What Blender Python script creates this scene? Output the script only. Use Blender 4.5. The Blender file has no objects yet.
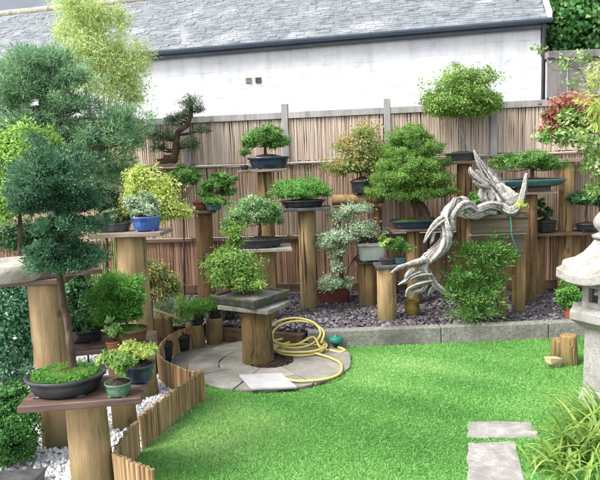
import bpy, math, random
import numpy as np
from mathutils import Vector, Matrix

random.seed(7)
SC = bpy.context.scene
COL = SC.collection
R = math.radians
PI = math.pi

# ------------------------------------------------------------------ camera
F, EYE, PITCH, ROLL = 620.0, 1.55, R(7.0), R(2.2)
fw = np.array([0, math.cos(PITCH), -math.sin(PITCH)])
up0 = np.array([0, math.sin(PITCH), math.cos(PITCH)])
rt0 = np.array([1.0, 0, 0])
rt = math.cos(ROLL) * rt0 - math.sin(ROLL) * up0
up = math.cos(ROLL) * up0 + math.sin(ROLL) * rt0
cd = bpy.data.cameras.new('camera'); cam = bpy.data.objects.new('camera', cd); COL.objects.link(cam)
cd.sensor_width = 36; cd.lens = 36 * F / 600; cd.clip_end = 500; cd.clip_start = 0.05
M3 = Matrix((rt, up, -fw)).transposed()
cam.matrix_world = Matrix.Translation((0, 0, EYE)) @ M3.to_4x4()
SC.camera = cam


def W(px, py, Y=None, z=None):
    """a point seen at a picture position, at distance Y or at height z"""
    d = fw + (px - 300) / F * rt - (py - 240) / F * up
    t = Y / d[1] if Y is not None else (z - EYE) / d[2]
    return np.array([0, 0, EYE]) + t * d


def P(px, Y, z):
    a = (px - 300) / F
    e = fw + a * rt
    b = (e[2] * Y - (z - EYE) * e[1]) / (up[2] * Y - (z - EYE) * up[1])
    d = e - b * up
    return np.array([0, 0, EYE]) + Y / d[1] * d


def S(px, Y): return px * Y / F


# ------------------------------------------------------------------ objects
WL = {}


def tag(o, label=None, cat=None, group=None, kind=None):
    if label: o['label'] = label
    if cat: o['category'] = cat
    if group: o['group'] = group
    if kind: o['kind'] = kind
    return o


def thing(name, label, cat, loc=(0, 0, 0), rz=0.0, group=None):
    o = bpy.data.objects.new(name, None); COL.objects.link(o)
    o.empty_display_size = 0.1
    o.location = tuple(float(c) for c in loc); o.rotation_euler = (0, 0, rz)
    WL[o] = np.array(loc, float)
    return tag(o, label, cat, group)


def meshobj(name, V, faces=None, quads=None, mat=None, parent=None, smooth=False, attr=None, local=False, bevel=0, origin=None, fm=None):
    V = np.asarray(V, float)
    if parent is not None:
        base = WL[parent]
    elif origin is not None:
        base = np.array(origin, float)
    else:
        base = np.zeros(3)
    if not local: V = V - base
    me = bpy.data.meshes.new(name)
    if quads is not None:
        n = len(V); q = np.asarray(quads, np.int32)
        me.vertices.add(n); me.vertices.foreach_set('co', V.astype(np.float32).ravel())
        k = q.shape[1]
        me.loops.add(q.size); me.loops.foreach_set('vertex_index', q.ravel())
        me.polygons.add(len(q))
        me.polygons.foreach_set('loop_start', np.arange(0, q.size, k, dtype=np.int32))
        me.polygons.foreach_set('loop_total', np.full(len(q), k, np.int32))
        me.update(calc_edges=True)
    else:
        me.from_pydata([tuple(v) for v in V], [], faces); me.update()
    if attr is not None:
        a = me.attributes.new('v', 'FLOAT', 'POINT'); a.data.foreach_set('value', np.asarray(attr, np.float32))
    mats = mat if isinstance(mat, (list, tuple)) else [mat]
    for m in mats: me.materials.append(m)
    if fm is not None: me.polygons.foreach_set('material_index', np.asarray(fm, np.int32))
    if smooth: me.polygons.foreach_set('use_smooth', np.ones(len(me.polygons), bool))
    o = bpy.data.objects.new(name, me); COL.objects.link(o)
    if parent is not None:
        o.parent = parent; WL[o] = base.copy()
    else:
        o.location = base; WL[o] = base.copy()
    if bevel:
        b = o.modifiers.new('bevel', 'BEVEL'); b.width = bevel; b.segments = 2; b.limit_method = 'ANGLE'; b.angle_limit = R(40)
    return o


class MB:
    def __init__(s): s.v = []; s.f = []; s.a = []; s.m = []

    def add(s, V, Fs, a=0.5, m=0):
        o = len(s.v); s.v += [tuple(map(float, p)) for p in V]
        s.f += [tuple(i + o for i in f) for f in Fs]; s.a += [a] * len(V); s.m += [m] * len(Fs)

    def box(s, c, size, yaw=0.0, a=0.5, m=0, rot=None, jit=0.0):
        hx, hy, hz = [q / 2 for q in size]
        V = [(x, y, z) for z in (-hz, hz) for x, y in ((-hx, -hy), (hx, -hy), (hx, hy), (-hx, hy))]
        Rm = rot if rot is not None else Matrix.Rotation(yaw, 3, 'Z')
        V = [np.array(Rm @ Vector(p)) + np.array(c) + (np.random.default_rng(len(s.v) + i).normal(0, jit, 3) if jit else 0) for i, p in enumerate(V)]
        s.add(V, [(0, 3, 2, 1), (4, 5, 6, 7), (0, 1, 5, 4), (1, 2, 6, 5), (2, 3, 7, 6), (3, 0, 4, 7)], a, m)

    def loft(s, rings, cap0=True, cap1=True, a=0.5, m=0):
        n = len(rings[0]); V = [p for r in rings for p in r]; Fs = []
        for k in range(len(rings) - 1):
            for i in range(n):
                j = (i + 1) % n
                Fs.append((k * n + i, k * n + j, (k + 1) * n + j, (k + 1) * n + i))
        if cap0: Fs.append(tuple(range(n - 1, -1, -1)))
        if cap1: Fs.append(tuple((len(rings) - 1) * n + i for i in range(n)))
        s.add(V, Fs, a, m)

    def tube(s, pts, rad, sides=8, a=0.5, wob=0.0, seed=0, flat=1.0, m=0):
        pts = [np.array(p, float) for p in pts]; n = len(pts)
        rg = np.random.default_rng(seed); rings = []; prev = None
        for i in range(n):
            t = pts[min(i + 1, n - 1)] - pts[max(i - 1, 0)]
            t = t / (np.linalg.norm(t) + 1e-9)
            if prev is None:
                h = np.array([1.0, 0, 0]) if abs(t[0]) < 0.8 else np.array([0, 1.0, 0])
                u = np.cross(t, h)
            else:
                u = prev - t * np.dot(prev, t)
            u /= np.linalg.norm(u) + 1e-9; w = np.cross(t, u); prev = u
            r = rad[i] if hasattr(rad, '__len__') else rad
            ring = []
            for k in range(sides):
                an = 2 * PI * k / sides
                rr = r * (1 + (rg.normal(0, wob) if wob else 0))
                ring.append(pts[i] + rr * (math.cos(an) * u * flat + math.sin(an) * w))
            rings.append(ring)
        s.loft(rings, True, True, a, m)

    def lathe(s, c, prof, n=24, a=0.5, m=0, e=2.0, rx=1.0, ry=1.0, yaw=0.0, caps=(True, True)):
        rings = []
        cy, sy = math.cos(yaw), math.sin(yaw)
        for r, z in prof:
            ring = []
            for k in range(n):
                an = 2 * PI * k / n
                ca, sa = math.cos(an), math.sin(an)
                x = math.copysign(abs(ca) ** (2 / e), ca) * rx * r; y = math.copysign(abs(sa) ** (2 / e), sa) * ry * r
                ring.append((c[0] + x * cy - y * sy, c[1] + x * sy + y * cy, c[2] + z))
            rings.append(ring)
        s.loft(rings, caps[0], caps[1], a, m)

    def build(s, name, mat, parent=None, smooth=False, bevel=0, local=False, origin=None):
        return meshobj(name, s.v, faces=s.f, mat=mat, parent=parent, smooth=smooth, attr=s.a, local=local, bevel=bevel, origin=origin, fm=s.m)


def spline(pts, k=6):
    pts = [np.array(p, float) for p in pts]
    if len(pts) < 3: 
        return [pts[0] + (pts[-1] - pts[0]) * i / k for i in range(k + 1)]
    Q = [2 * pts[0] - pts[1]] + pts + [2 * pts[-1] - pts[-2]]; out = []
    for i in range(1, len(Q) - 2):
        for j in range(k):
            t = j / k; a, b, c, d = Q[i - 1:i + 3]
            out.append(0.5 * (2 * b + (c - a) * t + (2 * a - 5 * b + 4 * c - d) * t * t + (3 * b - a - 3 * c + d) * t ** 3))
    out.append(pts[-1]); return out


# ------------------------------------------------------------------ materials
def newmat(name):
    m = bpy.data.materials.new(name); m.use_nodes = True
    nt = m.node_tree; nt.nodes.clear()
    out = nt.nodes.new('ShaderNodeOutputMaterial'); bs = nt.nodes.new('ShaderNodeBsdfPrincipled')
    nt.links.new(bs.outputs[0], out.inputs[0])
    return m, nt, bs, out


def N(nt, t, **kw):
    n = nt.nodes.new('ShaderNode' + t)
    for k, v in kw.items(): setattr(n, k, v)
    return n


def ramp(nt, stops):
    r = N(nt, 'ValToRGB'); e = r.color_ramp.elements
    while len(e) > len(stops): e.remove(e[-1])
    while len(e) < len(stops): e.new(0.5)
    for i, (p, c) in enumerate(stops): e[i].position = p; e[i].color = (*c, 1)
    return r


def coords(nt, scale=(1, 1, 1), rnd=True):
    tc = N(nt, 'TexCoord'); mp = N(nt, 'Mapping'); mp.inputs['Scale'].default_value = scale
    nt.links.new(tc.outputs['Object'], mp.inputs[0])
    if rnd:
        oi = N(nt, 'ObjectInfo'); mu = N(nt, 'Math', operation='MULTIPLY'); mu.inputs[1].default_value = 37.0
        nt.links.new(oi.outputs['Random'], mu.inputs[0]); nt.links.new(mu.outputs[0], mp.inputs['Location'])
    return mp


def noisemat(name, stops, scale=8, stretch=(1, 1, 1), rough=0.8, bump=0.3, bscale=None, detail=6, spec=0.3, attr=0.0, dist=0.0, bdist=0.01, stain=None, rnd=True, coat=0.0):
    m, nt, bs, out = newmat(name)
    mp = coords(nt, stretch, rnd)
    nz = N(nt, 'TexNoise'); nz.inputs['Scale'].default_value = scale; nz.inputs['Detail'].default_value = detail
    nz.inputs['Roughness'].default_value = 0.62; nz.inputs['Distortion'].default_value = dist
    nt.links.new(mp.outputs[0], nz.inputs[0])
    rp = ramp(nt, stops); fac = nz.outputs[0]
    if attr:
        at = N(nt, 'Attribute', attribute_name='v')
        ma = N(nt, 'MapRange'); ma.inputs[1].default_value = 0; ma.inputs[2].default_value = 1
        ma.inputs[3].default_value = -attr; ma.inputs[4].default_value = attr
        nt.links.new(at.outputs['Fac'], ma.inputs[0])
        ad = N(nt, 'Math', operation='ADD'); nt.links.new(fac, ad.inputs[0]); nt.links.new(ma.outputs[0], ad.inputs[1]); fac = ad.outputs[0]
    nt.links.new(fac, rp.inputs[0]); colr = rp.outputs[0]
    if stain:                                   # patches of another colour: (colour, scale, low, high)
        c, sc_, lo, hi = stain
        n2 = N(nt, 'TexNoise'); n2.inputs['Scale'].default_value = sc_; n2.inputs['Detail'].default_value = 5
        mp2 = coords(nt, (1, 1, 1), rnd); nt.links.new(mp2.outputs[0], n2.inputs[0])
        r2 = ramp(nt, [(lo, (0, 0, 0)), (hi, (1, 1, 1))]); nt.links.new(n2.outputs[0], r2.inputs[0])
        mx = N(nt, 'Mix', data_type='RGBA'); nt.links.new(r2.outputs[0], mx.inputs[0])
        nt.links.new(colr, mx.inputs[6]); mx.inputs[7].default_value = (*c, 1); colr = mx.outputs[2]
    nt.links.new(colr, bs.inputs['Base Color'])
    bs.inputs['Roughness'].default_value = rough; bs.inputs['Specular IOR Level'].default_value = spec
    if coat: bs.inputs['Coat Weight'].default_value = coat; bs.inputs['Coat Roughness'].default_value = 0.15
    if bump:
        nb = N(nt, 'TexNoise'); nb.inputs['Scale'].default_value = bscale or scale * 3; nb.inputs['Detail'].default_value = 8
        nt.links.new(mp.outputs[0], nb.inputs[0])
        bp = N(nt, 'Bump'); bp.inputs['Strength'].default_value = bump; bp.inputs['Distance'].default_value = bdist
        nt.links.new(nb.outputs[0], bp.inputs['Height']); nt.links.new(bp.outputs[0], bs.inputs['Normal'])
    return m


def leafmat(name, cols, trans=0.3, rough=0.5, spec=0.35, gain=1.5):
    cols = [tuple(min(0.75, gain * (0.92 * q + 0.08 * sum(c) / 3)) for q in c) for c in cols]
    m, nt, bs, out = newmat(name)
    at = N(nt, 'Attribute', attribute_name='v')
    k = len(cols); rp = ramp(nt, [(0.1 + 0.8 * i / (k - 1), c) for i, c in enumerate(cols)])
    nt.links.new(at.outputs['Fac'], rp.inputs[0]); nt.links.new(rp.outputs[0], bs.inputs['Base Color'])
    bs.inputs['Roughness'].default_value = rough; bs.inputs['Specular IOR Level'].default_value = spec
    tr = N(nt, 'BsdfTranslucent'); hs = N(nt, 'HueSaturation'); hs.inputs['Value'].default_value = 1.25; hs.inputs['Saturation'].default_value = 1.1
    nt.links.new(rp.outputs[0], hs.inputs['Color']); nt.links.new(hs.outputs[0], tr.inputs['Color'])
    mx = N(nt, 'MixShader'); mx.inputs[0].default_value = trans
    nt.links.new(bs.outputs[0], mx.inputs[1]); nt.links.new(tr.outputs[0], mx.inputs[2]); nt.links.new(mx.outputs[0], out.inputs[0])
    return m


def woodpost(name, stops, algae=(0.055, 0.07, 0.02), azlo=0.0, azhi=0.24, amax=0.7):
    """upright timber: vertical grain, dark checks, knots and a mossy foot"""
    m, nt, bs, out = newmat(name)
    mp = coords(nt, (1, 1, 0.09))
    nz = N(nt, 'TexNoise'); nz.inputs['Scale'].default_value = 26; nz.inputs['Detail'].default_value = 8; nz.inputs['Roughness'].default_value = 0.65; nz.inputs['Distortion'].default_value = 0.6
    nt.links.new(mp.outputs[0], nz.inputs[0]); rp = ramp(nt, stops); nt.links.new(nz.outputs[0], rp.inputs[0])
    # broad blotches
    mp2 = coords(nt, (1, 1, 0.6)); n2 = N(nt, 'TexNoise'); n2.inputs['Scale'].default_value = 7; n2.inputs['Detail'].default_value = 4
    nt.links.new(mp2.outputs[0], n2.inputs[0]); r2 = ramp(nt, [(0.3, (0.55, 0.52, 0.47)), (0.7, (1.15, 1.10, 1.02))]); nt.links.new(n2.outputs[0], r2.inputs[0])
    mu = N(nt, 'Mix', data_type='RGBA', blend_type='MULTIPLY'); mu.inputs[0].default_value = 1
    nt.links.new(rp.outputs[0], mu.inputs[6]); nt.links.new(r2.outputs[0], mu.inputs[7])
    # knots
    vo = N(nt, 'TexVoronoi'); vo.inputs['Scale'].default_value = 6.5
    mp3 = coords(nt, (1, 1, 0.6)); nt.links.new(mp3.outputs[0], vo.inputs['Vector'])
    rk = ramp(nt, [(0.05, (1, 1, 1)), (0.14, (0, 0, 0))]); nt.links.new(vo.outputs['Distance'], rk.inputs[0])
    mk = N(nt, 'Mix', data_type='RGBA'); nt.links.new(rk.outputs[0], mk.inputs[0]); nt.links.new(mu.outputs[2], mk.inputs[6]); mk.inputs[7].default_value = (0.10, 0.055, 0.025, 1)
    # drying checks
    mp4 = coords(nt, (1, 1, 0.035)); n4 = N(nt, 'TexNoise'); n4.inputs['Scale'].default_value = 34; n4.inputs['Detail'].default_value = 3
    nt.links.new(mp4.outputs[0], n4.inputs[0]); r4 = ramp(nt, [(0.33, (1, 1, 1)), (0.38, (0, 0, 0))]); nt.links.new(n4.outputs[0], r4.inputs[0])
    mc = N(nt, 'Mix', data_type='RGBA'); nt.links.new(r4.outputs[0], mc.inputs[0]); nt.links.new(mk.outputs[2], mc.inputs[6]); mc.inputs[7].default_value = (0.05, 0.032, 0.018, 1)
    # algae at the foot, ragged
    tc = N(nt, 'TexCoord'); sx = N(nt, 'SeparateXYZ'); nt.links.new(tc.outputs['Object'], sx.inputs[0])
    a1 = N(nt, 'MapRange'); a1.inputs[1].default_value = azlo; a1.inputs[2].default_value = azhi; a1.inputs[3].default_value = 1; a1.inputs[4].default_value = 0
    nt.links.new(sx.outputs[2], a1.inputs[0])
    a2 = N(nt, 'Math', operation='MULTIPLY'); nt.links.new(a1.outputs[0], a2.inputs[0]); nt.links.new(n2.outputs[0], a2.inputs[1])
    a3 = N(nt, 'Math', operation='MULTIPLY', use_clamp=True); a3.inputs[1].default_value = amax * 2; nt.links.new(a2.outputs[0], a3.inputs[0])
    mg = N(nt, 'Mix', data_type='RGBA'); nt.links.new(a3.outputs[0], mg.inputs[0]); nt.links.new(mc.outputs[2], mg.inputs[6]); mg.inputs[7].default_value = (*algae, 1)
    nt.links.new(mg.outputs[2], bs.inputs['Base Color'])
    bs.inputs['Roughness'].default_value = 0.78; bs.inputs['Specular IOR Level'].default_value = 0.25
    ad = N(nt, 'Math', operation='SUBTRACT'); nt.links.new(nz.outputs[0], ad.inputs[0]); nt.links.new(r4.outputs[0], ad.inputs[1])
    bp = N(nt, 'Bump'); bp.inputs['Strength'].default_value = 0.8; bp.inputs['Distance'].default_value = 0.008
    nt.links.new(ad.outputs[0], bp.inputs['Height']); nt.links.new(bp.outputs[0], bs.inputs['Normal'])
    return m


MT = {}
MT['post'] = woodpost('pale timber', [(0.2, (0.20, 0.135, 0.068)), (0.5, (0.365, 0.265, 0.145)), (0.8, (0.465, 0.36, 0.22))])
MT['post_warm'] = woodpost('orange timber', [(0.2, (0.16, 0.102, 0.05)), (0.5, (0.31, 0.212, 0.105)), (0.8, (0.42, 0.305, 0.165))])
MT['post_dark'] = woodpost('brown timber', [(0.2, (0.09, 0.055, 0.028)), (0.5, (0.20, 0.125, 0.06)), (0.8, (0.29, 0.19, 0.10))], algae=(0.05, 0.06, 0.02))
MT['board'] = noisemat('red brown board', [(0.25, (0.042, 0.025, 0.019)), (0.55, (0.11, 0.066, 0.05)), (0.8, (0.19, 0.13, 0.102))], 9, (0.35, 3, 3), rough=0.5, bump=0.35, spec=0.5, stain=((0.25, 0.2, 0.17), 6, 0.56, 0.72))
MT['board_grey'] = noisemat('weathered board', [(0.25, (0.12, 0.09, 0.07)), (0.55, (0.24, 0.19, 0.15)), (0.8, (0.36, 0.31, 0.26))], 9, (0.3, 4, 4), rough=0.85, bump=0.4, stain=((0.06, 0.075, 0.03), 5, 0.55, 0.75))
MT['table_wood'] = noisemat('grey brown beam', [(0.25, (0.05, 0.04, 0.028)), (0.55, (0.115, 0.09, 0.062)), (0.8, (0.19, 0.155, 0.11))], 9, (0.3, 4, 4), rough=0.85, bump=0.4, stain=((0.05, 0.055, 0.03), 5, 0.55, 0.75))
MT['cream_wood'] = noisemat('fresh cut wood', [(0.3, (0.38, 0.30, 0.17)), (0.7, (0.56, 0.47, 0.30))], 8, (0.3, 3, 3), rough=0.7, bump=0.3)
MT['post_mossy'] = woodpost('mossy brown timber', [(0.2, (0.075, 0.046, 0.022)), (0.5, (0.185, 0.12, 0.055)), (0.8, (0.30, 0.21, 0.105))], algae=(0.05, 0.055, 0.02), azhi=0.45, amax=0.4)
MT['slab_dark'] = noisemat('dark slate slab', [(0.3, (0.03, 0.032, 0.035)), (0.7, (0.10, 0.10, 0.105))], 10, rough=0.6, bump=0.5, spec=0.4)
MT['slab_pale'] = noisemat('pale stone slab', [(0.25, (0.17, 0.16, 0.13)), (0.55, (0.33, 0.31, 0.26)), (0.8, (0.46, 0.44, 0.39))], 14, rough=0.9, bump=0.6, stain=((0.13, 0.15, 0.07), 5, 0.55, 0.7))
MT['stone_tray'] = noisemat('mossy stone tray', [(0.25, (0.04, 0.04, 0.033)), (0.55, (0.10, 0.095, 0.078)), (0.8, (0.18, 0.17, 0.14))], 22, rough=0.92, bump=0.9, stain=((0.08, 0.10, 0.035), 7, 0.5, 0.68))
MT['pot_black'] = noisemat('black glaze', [(0.3, (0.014, 0.016, 0.02)), (0.7, (0.045, 0.048, 0.055))], 12, rough=0.38, bump=0.12, spec=0.5, stain=((0.12, 0.12, 0.11), 9, 0.6, 0.8))
MT['pot_navy'] = noisemat('navy glaze', [(0.3, (0.012, 0.02, 0.04)), (0.7, (0.035, 0.055, 0.10))], 9, rough=0.25, bump=0.08, spec=0.6)
MT['pot_blue'] = noisemat('blue glaze', [(0.3, (0.015, 0.06, 0.26)), (0.7, (0.05, 0.15, 0.45))], 9, rough=0.15, bump=0.06, spec=0.6, coat=0.5)
MT['pot_teal'] = noisemat('teal glaze', [(0.3, (0.02, 0.075, 0.085)), (0.7, (0.06, 0.16, 0.165))], 11, rough=0.25, bump=0.08, spec=0.6, coat=0.3)
MT['pot_green'] = noisemat('green glaze', [(0.3, (0.03, 0.085, 0.055)), (0.7, (0.09, 0.19, 0.12))], 11, rough=0.22, bump=0.08, spec=0.6, coat=0.4)
MT['pot_grey'] = noisemat('celadon glaze', [(0.3, (0.20, 0.24, 0.22)), (0.7, (0.36, 0.41, 0.37))], 9, rough=0.35, bump=0.1, spec=0.5, stain=((0.12, 0.12, 0.09), 8, 0.58, 0.8))
MT['pot_terra'] = noisemat('terracotta', [(0.3, (0.20, 0.075, 0.035)), (0.7, (0.36, 0.15, 0.07))], 9, rough=0.85, bump=0.2, stain=((0.30, 0.25, 0.2), 7, 0.6, 0.8))
MT['pot_red'] = noisemat('oxblood clay', [(0.3, (0.08, 0.022, 0.016)), (0.7, (0.17, 0.055, 0.04))], 9, rough=0.6, bump=0.2, stain=((0.22, 0.16, 0.13), 9, 0.6, 0.8))
MT['pot_brown'] = noisemat('brown clay', [(0.3, (0.07, 0.035, 0.02)), (0.7, (0.17, 0.09, 0.05))], 9, rough=0.7, bump=0.2, stain=((0.25, 0.2, 0.15), 9, 0.58, 0.8))
MT['pot_ochre'] = noisemat('ochre glaze', [(0.3, (0.17, 0.11, 0.02)), (0.7, (0.36, 0.25, 0.05))], 9, rough=0.4, bump=0.2, stain=((0.08, 0.09, 0.03), 9, 0.5, 0.7))
MT['plastic'] = noisemat('black plastic', [(0.3, (0.012, 0.012, 0.013)), (0.7, (0.03, 0.03, 0.032))], 9, rough=0.45, bump=0.03)
MT['soil'] = noisemat('soil', [(0.3, (0.018, 0.012, 0.008)), (0.6, (0.06, 0.04, 0.026)), (0.8, (0.12, 0.09, 0.06))], 40, rough=0.95, bump=1.0, bscale=90, bdist=0.02)
MT['grit'] = noisemat('grit', [(0.3, (0.10, 0.085, 0.07)), (0.5, (0.24, 0.21, 0.18)), (0.75, (0.42, 0.39, 0.34))], 90, rough=0.95, bump=1.0, bscale=120, bdist=0.02)
MT['moss'] = noisemat('moss', [(0.25, (0.025, 0.05, 0.008)), (0.5, (0.08, 0.17, 0.02)), (0.8, (0.17, 0.28, 0.05))], 22, rough=0.95, bump=1.0, bscale=130, bdist=0.03)
MT['bark'] = noisemat('bark', [(0.3, (0.03, 0.02, 0.014)), (0.55, (0.085, 0.06, 0.043)), (0.8, (0.17, 0.13, 0.10))], 24, (1, 1, 0.35), rough=0.95, bump=1.0, bdist=0.01)
MT['bark_grey'] = noisemat('grey bark', [(0.3, (0.07, 0.06, 0.05)), (0.55, (0.17, 0.15, 0.125)), (0.8, (0.28, 0.26, 0.22))], 24, (1, 1, 0.35), rough=0.95, bump=0.8)
MT['culm'] = noisemat('bamboo culm', [(0.3, (0.12, 0.17, 0.04)), (0.7, (0.3, 0.33, 0.1))], 6, (1, 1, 0.3), rough=0.4, bump=0.1)
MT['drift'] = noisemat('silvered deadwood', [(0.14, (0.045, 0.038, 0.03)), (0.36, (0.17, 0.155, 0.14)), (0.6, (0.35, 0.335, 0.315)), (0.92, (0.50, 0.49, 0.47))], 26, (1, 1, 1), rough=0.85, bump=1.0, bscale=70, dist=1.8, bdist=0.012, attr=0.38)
MT['reed_up'] = noisemat('pale reed', [(0.15, (0.29, 0.215, 0.16)), (0.45, (0.44, 0.35, 0.28)), (0.8, (0.57, 0.48, 0.405))], 5, (1, 1, 0.25), rough=0.75, bump=0.2, attr=0.28, rnd=False)
MT['reed_mid'] = noisemat('tan reed', [(0.15, (0.19, 0.125, 0.088)), (0.45, (0.36, 0.255, 0.185)), (0.8, (0.50, 0.39, 0.30))], 5, (1, 1, 0.25), rough=0.72, bump=0.2, attr=0.28, rnd=False)
MT['reed_low'] = noisemat('brown reed', [(0.15, (0.12, 0.065, 0.042)), (0.45, (0.265, 0.155, 0.10)), (0.8, (0.41, 0.275, 0.185))], 5, (1, 1, 0.25), rough=0.7, bump=0.2, attr=0.3, rnd=False)
MT['rail'] = noisemat('bamboo rail', [(0.3, (0.24, 0.18, 0.13)), (0.7, (0.46, 0.38, 0.30))], 6, (0.3, 3, 3), rough=0.6, bump=0.2)
MT['rail_dark'] = noisemat('dark rail', [(0.3, (0.06, 0.035, 0.022)), (0.7, (0.17, 0.11, 0.07))], 6, (0.3, 3, 3), rough=0.8, bump=0.3)
MT['grey_timber'] = noisemat('grey timber', [(0.3, (0.20, 0.19, 0.19)), (0.7, (0.42, 0.40, 0.39))], 7, (2, 2, 0.3), rough=0.85, bump=0.35)
MT['backing'] = noisemat('dark backing', [(0.3, (0.07, 0.05, 0.035)), (0.7, (0.12, 0.085, 0.06))], 6, rough=0.95, bump=0)
MT['edging'] = noisemat('split edging', [(0.2, (0.16, 0.095, 0.042)), (0.5, (0.30, 0.19, 0.09)), (0.8, (0.42, 0.30, 0.165))], 16, (1, 1, 0.2), rough=0.8, bump=0.4, attr=0.22, rnd=False)
MT['kerb'] = noisemat('old concrete', [(0.25, (0.11, 0.108, 0.09)), (0.5, (0.205, 0.20, 0.175)), (0.8, (0.30, 0.29, 0.26))], 30, rough=0.95, bump=0.7, stain=((0.085, 0.085, 0.07), 3.2, 0.5, 0.68))
MT['paving'] = noisemat('flagstone', [(0.25, (0.16, 0.15, 0.13)), (0.55, (0.255, 0.24, 0.21)), (0.8, (0.33, 0.315, 0.28))], 9, rough=0.9, bump=0.5, bscale=50, attr=0.18, stain=((0.17, 0.165, 0.12), 5, 0.52, 0.7))
MT['step'] = noisemat('path slab', [(0.25, (0.17, 0.16, 0.15)), (0.55, (0.28, 0.265, 0.25)), (0.8, (0.40, 0.385, 0.37))], 16, rough=0.95, bump=0.6, stain=((0.2, 0.19, 0.17), 7, 0.5, 0.66))
MT['tile'] = noisemat('pale tile', [(0.25, (0.30, 0.30, 0.30)), (0.75, (0.43, 0.43, 0.43))], 9, rough=0.7, bump=0.2, stain=((0.3, 0.29, 0.27), 8, 0.55, 0.75))
MT['granite'] = noisemat('pale granite', [(0.25, (0.19, 0.182, 0.172)), (0.5, (0.315, 0.305, 0.29)), (0.8, (0.42, 0.41, 0.39))], 70, rough=0.9, bump=0.6, stain=((0.20, 0.19, 0.16), 9, 0.52, 0.72))
MT['slate'] = noisemat('slate chip', [(0.2, (0.028, 0.024, 0.028)), (0.5, (0.072, 0.063, 0.073)), (0.8, (0.19, 0.175, 0.19))], 14, rough=0.55, bump=0.3, attr=0.35, spec=0.5, rnd=False)
MT['slate_base'] = noisemat('slate dust', [(0.3, (0.03, 0.026, 0.03)), (0.7, (0.09, 0.078, 0.088))], 30, rough=0.95, bump=1.0)
MT['white_chip'] = noisemat('white chip', [(0.2, (0.5, 0.5, 0.5)), (0.5, (0.74, 0.74, 0.74)), (0.8, (0.84, 0.84, 0.84))], 14, rough=0.8, bump=0.2, attr=0.25, rnd=False)
MT['white_base'] = noisemat('white grit', [(0.3, (0.42, 0.41, 0.4)), (0.7, (0.75, 0.75, 0.75))], 60, rough=0.95, bump=1.0)
MT['hose'] = noisemat('yellow hose', [(0.3, (0.52, 0.42, 0.11)), (0.7, (0.66, 0.56, 0.20))], 8, rough=0.4, bump=0.05)
MT['green_plastic'] = noisemat('green plastic', [(0.3, (0.01, 0.14, 0.09)), (0.7, (0.03, 0.24, 0.16))], 8, rough=0.35, bump=0.03)
MT['rope'] = noisemat('teal rope', [(0.3, (0.02, 0.13, 0.12)), (0.7, (0.06, 0.26, 0.23))], 60, rough=0.8, bump=0.6)
MT['roof'] = noisemat('roof slate', [(0.2, (0.085, 0.098, 0.108)), (0.5, (0.145, 0.163, 0.176)), (0.8, (0.21, 0.23, 0.245))], 7, rough=0.6, bump=0.4, attr=0.16, spec=0.5, rnd=False, stain=((0.26, 0.27, 0.275), 2.5, 0.52, 0.72))
MT['fascia'] = noisemat('blue grey fascia', [(0.3, (0.07, 0.098, 0.135)), (0.7, (0.12, 0.155, 0.20))], 4, rough=0.5, bump=0.1)
MT['pipe'] = noisemat('dark pipe', [(0.3, (0.035, 0.04, 0.045)), (0.7, (0.08, 0.085, 0.09))], 5, rough=0.5, bump=0.1)
MT['plain_white'] = noisemat('white trim', [(0.3, (0.66, 0.66, 0.66)), (0.7, (0.8, 0.8, 0.8))], 5, rough=0.6, bump=0.1)
MT['house_grey'] = noisemat('grey render', [(0.3, (0.20, 0.225, 0.26)), (0.7, (0.27, 0.295, 0.33))], 1.5, rough=0.85, bump=0.1)
MT['plank_grey'] = noisemat('grey plank', [(0.3, (0.13, 0.12, 0.115)), (0.7, (0.24, 0.225, 0.215))], 6, (2, 2, 0.3), rough=0.85, bump=0.3)
MT['earth'] = noisemat('earth under grass', [(0.3, (0.05, 0.09, 0.025)), (0.6, (0.09, 0.16, 0.04)), (0.8, (0.16, 0.18, 0.07))], 12, rough=0.95, bump=0.6, rnd=False)
MT['ground'] = noisemat('far ground', [(0.3, (0.10, 0.095, 0.08)), (0.7, (0.2, 0.19, 0.17))], 2, rough=0.95, bump=0.3, rnd=False)


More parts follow.
